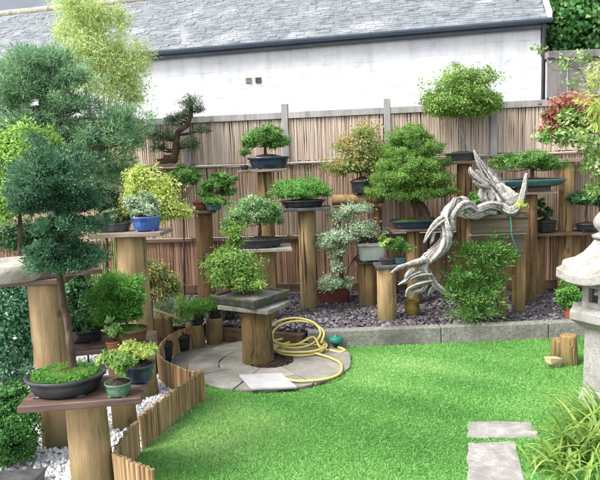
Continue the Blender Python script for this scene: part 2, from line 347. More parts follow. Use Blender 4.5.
def wallmat():
    m, nt, bs, out = newmat('whitewashed stone')
    tc = N(nt, 'TexCoord'); sx = N(nt, 'SeparateXYZ'); nt.links.new(tc.outputs['Object'], sx.inputs[0])
    cb = N(nt, 'CombineXYZ'); nt.links.new(sx.outputs[0], cb.inputs[0]); nt.links.new(sx.outputs[2], cb.inputs[1])
    nw = N(nt, 'TexNoise'); nw.inputs['Scale'].default_value = 2.3; nt.links.new(cb.outputs[0], nw.inputs[0])
    mxv = N(nt, 'Mix', data_type='VECTOR'); mxv.inputs[0].default_value = 0.06; nt.links.new(cb.outputs[0], mxv.inputs[4]); nt.links.new(nw.outputs[1], mxv.inputs[5])
    br = N(nt, 'TexBrick'); br.inputs['Scale'].default_value = 1.0; br.inputs['Brick Width'].default_value = 0.31; br.inputs['Row Height'].default_value = 0.115
    br.inputs['Mortar Size'].default_value = 0.006; br.inputs['Mortar Smooth'].default_value = 0.6
    nt.links.new(mxv.outputs[1], br.inputs['Vector'])
    n1 = N(nt, 'TexNoise'); n1.inputs['Scale'].default_value = 1.7; n1.inputs['Detail'].default_value = 10; n1.inputs['Roughness'].default_value = 0.7; nt.links.new(cb.outputs[0], n1.inputs[0])
    r1 = ramp(nt, [(0.28, (0.32, 0.33, 0.335)), (0.42, (0.52, 0.535, 0.55)), (0.62, (0.62, 0.63, 0.645))]); nt.links.new(n1.outputs[0], r1.inputs[0])
    n3 = N(nt, 'TexNoise'); n3.inputs['Scale'].default_value = 5; n3.inputs['Detail'].default_value = 6; nt.links.new(cb.outputs[0], n3.inputs[0])
    r3 = ramp(nt, [(0.50, (0.0, 0.0, 0.0)), (0.70, (0.8, 0.8, 0.8))]); nt.links.new(n3.outputs[0], r3.inputs[0])
    mt = N(nt, 'Math', operation='MULTIPLY'); nt.links.new(r3.outputs[0], mt.inputs[0]); nt.links.new(br.outputs['Fac'], mt.inputs[1])
    mx = N(nt, 'Mix', data_type='RGBA'); nt.links.new(mt.outputs[0], mx.inputs[0]); nt.links.new(r1.outputs[0], mx.inputs[6]); mx.inputs[7].default_value = (0.34, 0.33, 0.31, 1)
    mps = N(nt, 'Mapping'); mps.inputs['Scale'].default_value = (7, 0.35, 1); nt.links.new(cb.outputs[0], mps.inputs[0])
    ns = N(nt, 'TexNoise'); ns.inputs['Scale'].default_value = 1.0; ns.inputs['Detail'].default_value = 6; nt.links.new(mps.outputs[0], ns.inputs[0])
    rs = ramp(nt, [(0.34, (0.86, 0.87, 0.86)), (0.50, (1, 1, 1))]); nt.links.new(ns.outputs[0], rs.inputs[0])
    mm = N(nt, 'Mix', data_type='RGBA', blend_type='MULTIPLY'); mm.inputs[0].default_value = 1; nt.links.new(mx.outputs[2], mm.inputs[6]); nt.links.new(rs.outputs[0], mm.inputs[7])
    nt.links.new(mm.outputs[2], bs.inputs['Base Color']); bs.inputs['Roughness'].default_value = 0.85
    sb = N(nt, 'Math', operation='SUBTRACT'); nt.links.new(n1.outputs[0], sb.inputs[0]); nt.links.new(br.outputs['Fac'], sb.inputs[1])
    bp = N(nt, 'Bump'); bp.inputs['Strength'].default_value = 0.3; bp.inputs['Distance'].default_value = 0.004
    nt.links.new(sb.outputs[0], bp.inputs['Height']); nt.links.new(bp.outputs[0], bs.inputs['Normal'])
    return m


MT['wall'] = wallmat()

LF = {}
LF['juniper'] = leafmat('blue juniper foliage', [(0.018, 0.055, 0.028), (0.044, 0.12, 0.060), (0.10, 0.20, 0.105)])
LF['pine'] = leafmat('pine needles', [(0.05, 0.115, 0.056), (0.12, 0.225, 0.115), (0.25, 0.37, 0.205)], 0.4)
LF['bamboo'] = leafmat('bamboo leaves', [(0.16, 0.23, 0.06), (0.32, 0.40, 0.15), (0.48, 0.52, 0.27)], 0.5)
LF['lime'] = leafmat('lime leaves', [(0.075, 0.16, 0.025), (0.17, 0.30, 0.05), (0.31, 0.43, 0.11)], 0.4)
LF['yellow'] = leafmat('golden leaves', [(0.22, 0.30, 0.04), (0.42, 0.52, 0.10), (0.62, 0.66, 0.26)], 0.4, gain=1.15)
LF['green'] = leafmat('mid green leaves', [(0.028, 0.085, 0.013), (0.066, 0.17, 0.028), (0.15, 0.28, 0.06)], 0.3)
LF['deep'] = leafmat('deep green leaves', [(0.012, 0.045, 0.014), (0.028, 0.09, 0.026), (0.07, 0.16, 0.06)], 0.25)
LF['bright'] = leafmat('bright green leaves', [(0.035, 0.11, 0.015), (0.075, 0.21, 0.03), (0.14, 0.31, 0.06)], 0.35)
LF['cone'] = leafmat('yew green leaves', [(0.034, 0.085, 0.011), (0.085, 0.18, 0.025), (0.18, 0.30, 0.055)], 0.3)
LF['box'] = leafmat('box leaves', [(0.014, 0.06, 0.012), (0.035, 0.13, 0.02), (0.075, 0.22, 0.045)], 0.25)
LF['silver'] = leafmat('silver green leaves', [(0.10, 0.15, 0.085), (0.20, 0.28, 0.17), (0.36, 0.43, 0.30)], 0.3)
LF['varieg'] = leafmat('white edged leaves', [(0.045, 0.13, 0.025), (0.12, 0.26, 0.065), (0.46, 0.54, 0.36)], 0.3, gain=1.15)
LF['camellia'] = leafmat('glossy leaves', [(0.02, 0.085, 0.035), (0.05, 0.165, 0.075), (0.16, 0.30, 0.19)], 0.2, rough=0.3, spec=0.6)
LF['light'] = leafmat('light green leaves', [(0.04, 0.10, 0.014), (0.115, 0.22, 0.035), (0.27, 0.36, 0.10)], 0.4)
LF['maple'] = leafmat('red tipped leaves', [(0.05, 0.11, 0.02), (0.11, 0.18, 0.04), (0.20, 0.24, 0.07), (0.27, 0.27, 0.09), (0.36, 0.17, 0.11)], 0.4)
LF['redleaf'] = leafmat('red leaves', [(0.06, 0.10, 0.03), (0.16, 0.075, 0.04), (0.30, 0.085, 0.06), (0.42, 0.15, 0.11)], 0.35)
LF['palegreen'] = leafmat('pale broad leaves', [(0.06, 0.14, 0.025), (0.14, 0.25, 0.055), (0.34, 0.43, 0.20)], 0.4)
LF['sparse'] = leafmat('grey green needles', [(0.03, 0.055, 0.025), (0.065, 0.11, 0.05), (0.13, 0.19, 0.09)], 0.25)
LF['ivy'] = leafmat('ivy leaves', [(0.02, 0.085, 0.018), (0.06, 0.18, 0.04), (0.24, 0.42, 0.15)], 0.3, rough=0.35)
LF['lily'] = leafmat('strap leaves', [(0.09, 0.18, 0.025), (0.18, 0.31, 0.05), (0.36, 0.45, 0.13)], 0.4, gain=1.15)
LF['grass'] = leafmat('lawn blades', [(0.115, 0.295, 0.07), (0.205, 0.46, 0.12), (0.37, 0.56, 0.21), (0.52, 0.50, 0.28)], 0.5, gain=1.15)
_r = [n for n in LF['grass'].node_tree.nodes if n.type == 'VALTORGB'][0].color_ramp.elements
for _e, _p in zip(_r, (0.1, 0.5, 0.88, 1.0)): _e.position = _p


# ------------------------------------------------------------------ foliage
def leaves(pads, n, L, wd=0.4, style='broad', seed=0, clump=0.16, lpc=22, upb=0.35, hsk=0.0, fold=0.12, droop=0.0, rag=0.13, flat=0.6):
    n = int(n * (3.2 if style == 'needle' else 6.0)); lpc = int(lpc * (1.6 if style == 'needle' else 3.2)); L = L * (1 if style == 'needle' else 0.64)
    rg = np.random.default_rng(seed)
    vol = np.array([(p[3] * p[4] * p[5]) ** (2 / 3) for p in pads]); cnt = np.maximum(20, (n * vol / vol.sum()).astype(int))
    VV, AA = [], []
    for p, k in zip(pads, cnt):
        c = np.array(p[:3]); rad = np.array(p[3:6]); nc = max(8, k // lpc)
        d = rg.normal(size=(nc, 3)); d /= np.linalg.norm(d, axis=1)[:, None]
        d[:, 2] = np.where(d[:, 2] < 0, d[:, 2] * flat, d[:, 2])
        rr = rg.uniform(0, 1, nc) ** 0.33
        lum = np.ones(nc)
        for _ in range(4):
            kv = rg.normal(0, 3.2, 3); lum += rag * np.sin(d @ kv + rg.uniform(0, 6.3))
        rr = rr * lum * rg.uniform(0.9, 1.08, nc)
        cc = d * rr[:, None] * rad * 1.04
        idx = rg.integers(0, nc, k); mr = float(rad.mean())
        off = rg.normal(size=(k, 3)) * clump * mr * np.array([1, 1, 0.75])
        pos = c + cc[idx] + off
        nr = d[idx] / rad * mr + rg.normal(0, 0.55, (k, 3)) + np.array([0, 0, upb]); nr /= np.linalg.norm(nr, axis=1)[:, None]
        if style == 'needle':
            ax = d[idx] * 0.7 + off / (clump * mr) * 0.55 + rg.normal(0, 0.35, (k, 3)) + np.array([0, 0, 0.35])
        else:
            ax = np.cross(nr, rg.normal(size=(k, 3))) + d[idx] * 0.25
        ax = ax + np.array([0, 0, -droop]); ax /= np.linalg.norm(ax, axis=1)[:, None] + 1e-9
        sd = np.cross(ax, nr); sd /= np.linalg.norm(sd, axis=1)[:, None] + 1e-9
        nn = np.cross(sd, ax)
        l = L * rg.uniform(0.6, 1.3, k)[:, None]; w = l * max(wd * 1.15, 0.16 if style == 'needle' else 0) * 0.5
        v0 = pos; v1 = pos + ax * l * 0.45 + sd * w - nn * l * fold; v2 = pos + ax * l; v3 = pos + ax * l * 0.45 - sd * w - nn * l * fold
        VV.append(np.stack([v0, v1, v2, v3], 1).reshape(-1, 3))
        a = 0.5 + 0.17 * rg.normal(size=nc)[idx] + 0.13 * rg.normal(size=k)
        if hsk: a = a + hsk * (pos[:, 2] - c[2]) / rad[2]
        AA.append(np.repeat(np.clip(a, 0, 1), 4))
    V = np.concatenate(VV); A = np.concatenate(AA)
    return V, A, np.arange(len(V), dtype=np.int32).reshape(-1, 4)


def crown(name, parent, pads, mat, n, L, **kw):
    V, A, q = leaves(pads, n, L, **kw)
    return meshobj(name, V, quads=q, mat=mat, parent=parent, attr=A)


def pxpads(pads, Y):
    out = []
    for p in pads:
        dy = p[4] if len(p) > 4 else 0.0; fy = p[5] if len(p) > 5 else 0.85
        c = W(p[0], p[1], Y=Y + dy); out.append((c[0], c[1], c[2], S(p[2], Y), S(p[2], Y) * fy, S(p[3], Y)))
    return out


def trunk_mesh(pts, r0, r1, pads, seed=0, sides=8, br=0.35, wob=0.08, pw=1.0):
    mb = MB(); sp = spline(pts, 6); n = len(sp)
    rad = [r0 + (r1 - r0) * (i / (n - 1)) ** pw for i in range(n)]
    rad[0] *= 1.35; rad[1] *= 1.12
    mb.tube(sp, rad, sides, wob=wob, seed=seed)
    rg = np.random.default_rng(seed + 5)
    for p in pads:
        c = np.array(p[:3]); lows = [i for i in range(n) if sp[i][2] < c[2] + p[5] * 0.2] or [0]
        i = min(lows, key=lambda q: np.linalg.norm(sp[q] - c) + abs(sp[q][2] - (c[2] - p[5] * 0.6)))
        a = sp[i]
        for k in range(3):
            e = c + np.array([rg.uniform(-.7, .7) * p[3], rg.uniform(-.7, .7) * p[4], rg.uniform(-.2, .4) * p[5]])
            mid = (a + e) / 2 + rg.normal(0, 0.08, 3) * np.linalg.norm(e - a); mid[2] -= 0.05 * np.linalg.norm(e - a)
            s2 = spline([a, mid, e], 4); m = len(s2)
            mb.tube(s2, [max(rad[i] * br * (1 - 0.8 * j / (m - 1)), 0.0018) for j in range(m)], 5, wob=0.08, seed=seed + k)
    return mb


def pot_mesh(c, rx, ry, h, e=2.0, yaw=0.0, prof=None, feet=True, n=32):
    mb = MB()
    prof = prof or [(0.80, 0.06), (0.84, 0.10), (0.93, 0.55), (0.97, 0.80), (1.04, 0.84), (1.05, 0.99), (1.03, 1.0), (0.95, 1.0), (0.93, 0.8)]
    mb.lathe(c, [(a, b * h) for a, b in prof], n, e=e, rx=rx, ry=ry, yaw=yaw)
    if feet:
        for sx in (-1, 1):
            for sy in (-1, 1):
                x, y = sx * rx * 0.52, sy * ry * 0.52
                q = (c[0] + x * math.cos(yaw) - y * math.sin(yaw), c[1] + x * math.sin(yaw) + y * math.cos(yaw), c[2] + h * 0.045)
                mb.box(q, (rx * 0.28, ry * 0.28, h * 0.09), yaw)
    return mb


def soil_mesh(c, rx, ry, h, e=2.0, yaw=0.0, mound=0.35, n=28, seed=0):
    rg = np.random.default_rng(seed); mb = MB(); rings = []
    cy, sy = math.cos(yaw), math.sin(yaw); z0 = c[2] + h * 0.86
    for r in (0.96, 0.8, 0.6, 0.4, 0.2, 0.04):
        ring = []
        for k in range(n):
            an = 2 * PI * k / n; ca, sa = math.cos(an), math.sin(an)
            x = math.copysign(abs(ca) ** (2 / e), ca) * rx * r; y = math.copysign(abs(sa) ** (2 / e), sa) * ry * r
            ring.append((c[0] + x * cy - y * sy, c[1] + x * sy + y * cy, z0 + h * mound * (1 - r * r) + rg.normal(0, h * 0.03)))
        rings.append(ring)
    mb.loft(rings, False, True); return mb


def tufts(c, rx, ry, z, n, L, seed, wd=0.25):
    """short upright moss or grass blades over a pot's surface"""
    rg = np.random.default_rng(seed); an = rg.uniform(0, 2 * PI, n); r = np.sqrt(rg.uniform(0, 1, n))
    pos = np.stack([c[0] + rx * r * np.cos(an), c[1] + ry * r * np.sin(an), np.full(n, z)], 1)
    return blades(pos, L, wd, rg)


def blades(pos, L, wd, rg, lean=0.5, v=None):
    n = len(pos); ax = rg.normal(0, lean, (n, 3)); ax[:, 2] = 1; ax /= np.linalg.norm(ax, axis=1)[:, None]
    sd = np.cross(ax, rg.normal(size=(n, 3))); sd /= np.linalg.norm(sd, axis=1)[:, None] + 1e-9
    l = (L * rg.uniform(0.5, 1.3, n))[:, None]; w = l * wd * 0.5
    bend = rg.normal(0, 0.25, (n, 3)) * l; bend[:, 2] = -np.abs(bend[:, 2]) * 0.4
    v0 = pos - sd * w; v1 = pos + sd * w; v2 = pos + ax * l * 0.6 + sd * w * 0.8; v3 = pos + ax * l + bend
    V = np.stack([v0, v1, v2, v3], 1).reshape(-1, 3)
    a = np.clip((0.5 if v is None else v) + 0.10 * rg.normal(size=n), 0, 1)
    if n > 50000: a = np.where(rg.uniform(0, 1, n) < 0.012, 0.97, np.minimum(a, 0.85))
    return V, np.repeat(a, 4), np.arange(n * 4, dtype=np.int32).reshape(-1, 4)


SEED = [100]


def bonsai(name, label, cat, px, Y, z, wpx, hpx, pot, trunk, pads, leaf, n, L, group='bonsai trees in pots', e=2.0, dep=0.7, yaw=0.0, soil='soil', bark='bark', r0=0.02, r1=0.006, pot_prof=None, padparts=False, mossn=0, feet=True, pw=0.8, br=0.35, **kw):
    SEED[0] += 7; sd = SEED[0]
    c = P(px, Y, z); t = thing(name, label, cat, c, group=group)
    rx = S(wpx, Y) / 2; ry = rx * dep; h = S(hpx, Y)
    if pot is not None:
        pot_mesh(c, rx, ry, h, e, yaw, pot_prof, feet).build('pot', MT[pot], t, smooth=(e < 3), bevel=0.002 if e >= 3 else 0)
        so = soil_mesh(c, rx * 0.95, ry * 0.95, h, e, yaw, seed=sd).build('soil', MT[soil], t, smooth=True)
        if mossn:
            V, A, q = tufts(c, rx * 0.85, ry * 0.85, c[2] + h * 0.95, mossn, 0.022, sd)
            meshobj('moss', V, quads=q, mat=LF['bright'], parent=so, attr=A)
    pp = pxpads(pads, Y)
    tp = [W(q[0], q[1], Y=Y + (q[2] if len(q) > 2 else 0)) for q in trunk]
    if pot is not None: tp[0] = np.array([tp[0][0], tp[0][1], c[2] + h * 0.8])
    trunk_mesh(tp, r0, r1, pp, sd, pw=pw, br=br).build('trunk', MT[bark], t, smooth=True)
    if padparts:
        tot = sum((p[3] * p[4] * p[5]) ** (2 / 3) for p in pp)
        for i, p in enumerate(pp):
            crown('foliage_pad', t, [p], LF[leaf], int(n * (p[3] * p[4] * p[5]) ** (2 / 3) / tot), L, seed=sd + i, **kw)
    else:
        crown('crown', t, pp, LF[leaf], n, L, seed=sd, **kw)
    return t


def post_mesh(c, z0, z1, r, seed=0, n=44, taper=0.97, e=2.0, yaw=0.0):
    rg = np.random.default_rng(seed); mb = MB(); rings = []; ph = rg.uniform(0, 6.3, 3); lx, ly = rg.normal(0, 0.008, 2)
    K = 13
    zs = [z0 + (z1 - 0.010 - z0) * i / (K - 1) for i in range(K)] + [z1]
    splits = [(int(rg.integers(0, n)), rg.uniform(0.0, 0.5), rg.uniform(0.55, 1.2), rg.uniform(0.07, 0.16)) for _ in range(5)]
    lumps = [(rg.uniform(0, 6.3), rg.uniform(0.1, 0.9), rg.uniform(0.02, 0.045)) for _ in range(4)]
    for i, z in enumerate(zs):
        f = min(i, K - 1) / (K - 1); rr = r * (1.03 + (taper - 1.03) * f) * (1.0 if i < K else 0.94)
        ring = []
        for k in range(n):
            an = 2 * PI * k / n
            w = 1 + 0.022 * math.sin(2 * an + ph[0] + f) + 0.016 * math.sin(3 * an + ph[1] - 1.5 * f) + rg.normal(0, 0.004)
            for (a_, f_, h_) in lumps: w += h_ * math.exp(-((math.remainder(an - a_, 2 * PI)) ** 2) / 0.06 - ((f - f_) ** 2) / 0.004)
            for (k_, f0, f1, dp) in splits:
                kk = (k_ + int(round(1.3 * math.sin(3 * f + k_)))) % n
                if kk == k and f0 <= f <= f1: w -= dp * math.sin(PI * min(1, (f - f0) / (f1 - f0) + 0.15)) + 0.02
            ring.append((c[0] + lx * f + rr * w * math.cos(an), c[1] + ly * f + rr * w * math.sin(an), z + (rg.normal(0, 0.0012) if i >= K - 1 else 0)))
        rings.append(ring)
    mb.loft(rings); return mb


def slab_mesh(c, sx, sy, th, yaw, seed=0, rough=0.06, n=7):
    """a board or stone slab with slightly uneven edges; c = centre of its underside"""
    rg = np.random.default_rng(seed); pts = []
    for (x0, y0, x1, y1) in ((-1, -1, 1, -1), (1, -1, 1, 1), (1, 1, -1, 1), (-1, 1, -1, -1)):
        for i in range(n):
            t = i / n; x = (x0 + (x1 - x0) * t) * sx / 2; y = (y0 + (y1 - y0) * t) * sy / 2
            j = rg.normal(0, rough * min(sx, sy) * 0.25, 2) if i else (0, 0); pts.append((x + j[0], y + j[1]))
    cy, sn = math.cos(yaw), math.sin(yaw); mb = MB(); rings = []
    for s_, z in ((0.985, 0), (1, th * 0.2), (1, th * 0.85), (0.985, th)):
        rings.append([(c[0] + s_ * (x * cy - y * sn), c[1] + s_ * (x * sn + y * cy), c[2] + z) for x, y in pts])
    mb.loft(rings); return mb


def stand(label, px, ytop, Y, wpx, gz, slabs, mat='post', e=2.0, name='bonsai_stand', foot=None):
    """a log post carrying boards; slabs: (x0 px, x1 px, depth, thickness, yaw deg, material, dY). returns thing, top height"""
    SEED[0] += 3
    top = W(px, ytop, Y=Y); c = np.array([top[0], top[1], gz]); t = thing(name, label, 'stand', c, group='plant stands')
    post_mesh(c, gz, top[2], S(wpx, Y) / 2, SEED[0]).build('post', MT[mat], t, smooth=False)
    z = top[2]
    for i, (x0, x1, d, th, yw, mt, dy) in enumerate(slabs):
        a = P((x0 + x1) / 2, Y + dy, z)
        slab_mesh((a[0], a[1], z), S(x1 - x0, Y), d, th, R(yw), SEED[0] + i, 0.012 if 'board' in mt else 0.06).build('tabletop', MT[mt], t, bevel=0.002)
        z += th
    return t, z


# ------------------------------------------------------------------ world and light
w = bpy.data.worlds.new('World'); SC.world = w; w.use_nodes = True
nt = w.node_tree; bg = nt.nodes['Background']
sky = nt.nodes.new('ShaderNodeTexSky'); sky.sky_type = 'NISHITA'; sky.sun_disc = False
SUN_EL, SUN_AZ = R(52), R(-62)          # azimuth measured from +Y towards +X
sky.sun_elevation = SUN_EL; sky.sun_rotation = SUN_AZ - PI
sky.air_density = 1.0; sky.dust_density = 4.0; sky.ozone_density = 1.0
hs = nt.nodes.new('ShaderNodeHueSaturation'); hs.inputs['Saturation'].default_value = 0.45
nt.links.new(sky.outputs[0], hs.inputs['Color']); nt.links.new(hs.outputs[0], bg.inputs[0]); bg.inputs[1].default_value = 0.15
sl = bpy.data.lights.new('sun', 'SUN'); sl.energy = 1.3; sl.angle = R(20); sl.color = (1, 0.97, 0.92)
so = bpy.data.objects.new('sun', sl); COL.objects.link(so)
# light arrives from the upper left, a little from behind the camera
to_sun = Vector((-math.cos(SUN_EL) * math.sin(R(62)), -math.cos(SUN_EL) * math.cos(R(62)), math.sin(SUN_EL)))
so.rotation_euler = to_sun.to_track_quat('Z', 'Y').to_euler()
sky.sun_rotation = math.atan2(to_sun.x, to_sun.y)
vs = SC.view_settings; vs.view_transform = 'Standard'; vs.look = 'None'; vs.gamma = 1; vs.use_curve_mapping = False; vs.exposure = 1.55
SC.cycles.max_bounces = 8; SC.cycles.diffuse_bounces = 4; SC.cycles.transparent_max_bounces = 4

#@@SETTING

# ------------------------------------------------------------------ ground
def sheet(name, poly, z, mat, kind='structure'):
    V = [(p[0], p[1], z) for p in poly]
    o = meshobj(name, V, faces=[tuple(range(len(V)))], mat=mat); o['kind'] = kind; return o


sheet('ground', [(-150, -60), (150, -60), (150, 200), (-150, 200)], -0.03, MT['ground'])
KZ = 0.155                      # level of the raised bed


def fence_y(x): return 6.65 - 0.123 * x


E = [W(x, y, z=0.0) for x, y in ((194, 349), (178, 354), (166, 364), (160, 376), (164, 385), (175, 392), (192, 400), (204, 398))]
E2 = [W(x, y, z=0.0) for x, y in ((205, 400), (190, 411), (172, 425), (143, 450))]
E3 = [W(x, y, z=0.0) for x, y in ((139, 455), (129, 470), (118, 490), (132, 500), (158, 512))]
lawn_edge = [p[:2] for p in (E + E2 + E3)]
k0 = P(308, 5.05, 0); k1 = P(212, 5.42, 0)
lawn_poly = [(-1.1, 1.2)] + [tuple(lawn_edge[-1])] + [tuple(p) for p in lawn_edge[::-1][1:]] + [tuple(k1[:2]), tuple(k0[:2]), (4.5, 5.0), (4.5, 1.2)]
sheet('lawn', lawn_poly, 0.0, MT['earth'])
gravel_poly = [(-4.5, 1.2), (-1.1, 1.2)] + [tuple(lawn_edge[-1])] + [tuple(p) for p in lawn_edge[::-1][1:]] + [tuple(k1[:2]), (-4.5, 5.6)]
sheet('gravel_path', gravel_poly, 0.004, MT['white_base'])


sheet('paving_bed', [tuple(p[:2] + np.array([0.012, 0])) for p in E[::-1]] + [tuple(k1[:2]), tuple(k0[:2] - np.array([0.1, 0])), (-0.2, 4.2), (-0.55, 4.2)], 0.006, MT['paving'])


def inpoly(pts, poly):
    x, y = pts[:, 0], pts[:, 1]; ins = np.zeros(len(pts), bool); j = len(poly) - 1
    for i in range(len(poly)):
        xi, yi = poly[i]; xj, yj = poly[j]
        c = ((yi > y) != (yj > y)) & (x < (xj - xi) * (y - yi) / (yj - yi + 1e-12) + xi)
        ins ^= c; j = i
    return ins


PC = np.array([-0.27, 4.73])                       # centre of the paved round
CPX = P(256, 4.73, 0)                              # foot of the middle stand


def wav(pts, seed, sc):
    rg = np.random.default_rng(seed); o = np.zeros(len(pts))
    for _ in range(6):
        k = rg.normal(0, sc, 2); o += np.sin(pts @ k + rg.uniform(0, 6.3))
    return o / 3.0


STONES = [  # stepping stones: centre, size
    (W(466, 430, z=0), None)]
st1 = [W(x, y, z=0.02)[:2] for x, y in ((466, 436), (539, 436), (530, 420), (468, 420))]
st2 = [W(x, y, z=0.02)[:2] for x, y in ((466, 496), (530, 496), (516, 440), (468, 441))]

rg = np.random.default_rng(3)
NB = 1000000
pts = np.stack([rg.uniform(-1.2, 3.9, NB), 2.3 + 2.8 * rg.uniform(0, 1, NB) ** 1.25], 1)
m = inpoly(pts, lawn_poly) & (np.abs(pts[:, 0]) < 0.56 * pts[:, 1] + 0.9)
r_ = np.hypot(pts[:, 0] - PC[0], pts[:, 1] - PC[1])
ang = np.arctan2(pts[:, 1] - PC[1], pts[:, 0] - PC[0])
m &= ~((pts[:, 1] > 4.45) & (pts[:, 0] < -0.72))
m &= r_ > 0.63 + 0.02 * np.sin(5 * ang) + rg.normal(0, 0.012, NB)
for s in (st1, st2):
    c = np.mean(s, 0); m &= ~inpoly(pts + rg.normal(0, 0.016, pts.shape), [tuple(c + (np.array(q) - c) * 0.95) for q in s])
pts = pts[m]
patch = 0.50 + 0.22 * wav(pts, 5, 2.2) + 0.13 * wav(pts, 6, 7) + 0.35 * np.exp(-((pts[:, 0] + 0.35) ** 2 + (pts[:, 1] - 3.5) ** 2) / 0.12)
edge = np.clip((pts[:, 1] - 4.7) / 0.3, 0, 1) * (pts[:, 0] > 0.0)
V, A, q = blades(np.column_stack([pts, np.zeros(len(pts))]), 0.021, 0.115, rg, 0.75, patch)
hgt = (1 + 0.25 * wav(pts, 8, 3) + 0.6 * edge); V.reshape(-1, 4, 3)[:, 2:, 2] *= hgt[:, None]
o = meshobj('grass', V, quads=q, mat=LF['grass'], attr=A); tag(o, 'short bright green lawn grass', 'grass', kind='stuff')

# ------------------------------------------------------------------ chips
def chips(name, pts, zf, size, flat, mat, seed, kind_label):
    rg = np.random.default_rng(seed); n = len(pts); T = 5
    an = np.linspace(0, 2 * PI, T, endpoint=False)[None, :] + rg.uniform(0, 6.3, (n, 1)) + rg.normal(0, 0.25, (n, T))
    s = size * rg.uniform(0.5, 1.3, (n, 1)); r = s * rg.uniform(0.65, 1.1, (n, T)); asp = rg.uniform(0.5, 1, (n, 1))
    x = r * np.cos(an); y = r * np.sin(an) * asp; th = s * flat * rg.uniform(0.6, 1.3, (n, 1))
    top = np.stack([x * 0.82, y * 0.82, np.repeat(th, T, 1)], 2); bot = np.stack([x, y, -np.repeat(th, T, 1) * 0.4], 2)
    L = np.concatenate([bot, top], 1)
    a, b, c = rg.uniform(0, 6.3, n), rg.normal(0, 0.32, n), rg.normal(0, 0.32, n)
    ca, sa = np.cos(a), np.sin(a)
    X = L[..., 0] * ca[:, None] - L[..., 1] * sa[:, None]; Yv = L[..., 0] * sa[:, None] + L[..., 1] * ca[:, None]
    Z = L[..., 2] + X * b[:, None] + Yv * c[:, None]
    Vv = np.stack([X + pts[:, 0:1], Yv + pts[:, 1:2], Z + zf[:, None]], 2).reshape(-1, 3)
    base = (np.arange(n) * 2 * T)[:, None]; fs = []
    for i in range(T):
        j = (i + 1) % T; fs.append(base + np.array([[i, j, T + j, T + i]]))
    Q = np.concatenate(fs, 0)
    me = bpy.data.meshes.new(name); tops = base + np.arange(T, 2 * T)[None, :]
    nv = len(Vv); me.vertices.add(nv); me.vertices.foreach_set('co', Vv.astype(np.float32).ravel())
    loops = np.concatenate([Q.ravel(), tops.ravel()]).astype(np.int32)
    me.loops.add(len(loops)); me.loops.foreach_set('vertex_index', loops)
    ls = np.concatenate([np.arange(len(Q)) * 4, len(Q) * 4 + np.arange(n) * T]).astype(np.int32)
    lt = np.concatenate([np.full(len(Q), 4), np.full(n, T)]).astype(np.int32)
    me.polygons.add(len(ls)); me.polygons.foreach_set('loop_start', ls); me.polygons.foreach_set('loop_total', lt)
    me.update(calc_edges=True)
    at = me.attributes.new('v', 'FLOAT', 'POINT'); at.data.foreach_set('value', np.repeat(np.clip(rg.normal(0.5, 0.24, n), 0, 1), 2 * T).astype(np.float32))
    me.materials.append(mat); o = bpy.data.objects.new(name, me); COL.objects.link(o)
    return tag(o, kind_label[0], kind_label[1], kind='stuff')


# slate bed behind the kerb
bed_poly = [tuple(k1[:2] + np.array([-1.9, 0.12])), tuple(k1[:2] + np.array([0, 0.08])), tuple(k0[:2] + np.array([0, 0.08])), (4.5, 5.08), (4.5, fence_y(4.5) + 0.1), (-4.5, fence_y(-4.5) + 0.1), (-4.5, 5.7)]
sheet('slate_bed', bed_poly, KZ - 0.03, MT['slate_base'])
sheet('bed_soil', [(-4.5, 5.5), (-1.2, 5.45), tuple(k1[:2]), tuple(k1[:2] + np.array([0, 0.1])), (-4.5, 5.75)], 0.008, MT['soil'])
nb = 26000
pts = np.stack([rg.uniform(-2.6, 3.5, nb), rg.uniform(5.05, 7.1, nb)], 1); pts = pts[inpoly(pts, bed_poly)]
chips('slate_chips', pts, KZ - 0.025 + rg.uniform(0, 0.022, len(pts)) + 0.012 * wav(pts, 4, 5), 0.027, 0.22, MT['slate'], 11, ('loose purple grey slate chips covering the raised bed', 'slate chips'))
nb = 15000
pts = np.stack([rg.uniform(-2.4, -0.5, nb), rg.uniform(2.4, 5.1, nb)], 1); pts = pts[inpoly(pts, gravel_poly)]
chips('white_gravel', pts, rg.uniform(0.004, 0.016, len(pts)), 0.013, 0.7, MT['white_chip'], 12, ('white gravel chippings beside the log edging', 'gravel'))

# ------------------------------------------------------------------ paved round
mb = MB(); rgp = np.random.default_rng(21)
cuts = [0.25, 1.05, 1.75, 2.75, 3.65, 4.35, 5.25, 0.25 + 2 * PI]
for i in range(7):
    a0, a1 = cuts[i] + 0.012, cuts[i + 1] - 0.012
    for (ri, ro) in ((0.185, 0.40), (0.408, 0.645)) if i in (2, 3, 5) else ((0.185, 0.645),):
        K = 9; out_, in_ = [], []
        for k in range(K):
            a = a0 + (a1 - a0) * k / (K - 1); j = rgp.normal(0, 0.005)
            out_.append((PC[0] + (ro + j) * math.cos(a), PC[1] + (ro + j) * math.sin(a)))
            in_.append((PC[0] + (ri + j) * math.cos(a), PC[1] + (ri + j) * math.sin(a)))
        poly = out_ + in_[::-1]; z1 = 0.026 + rgp.normal(0, 0.002)
        mb.loft([[(x, y, 0.002) for x, y in poly], [(x, y, z1) for x, y in poly]], a=rgp.uniform(0, 1))
mb.build('paving', MT['paving'], bevel=0.004)['kind'] = 'structure'
mb = MB(); mb.lathe((PC[0], PC[1], 0.0), [(0.655, 0.001), (0.65, 0.012), (0.19, 0.012), (0.1, 0.03), (0.02, 0.035)], 48)
mb.build('soil', MT['soil'], smooth=True)['kind'] = 'structure'
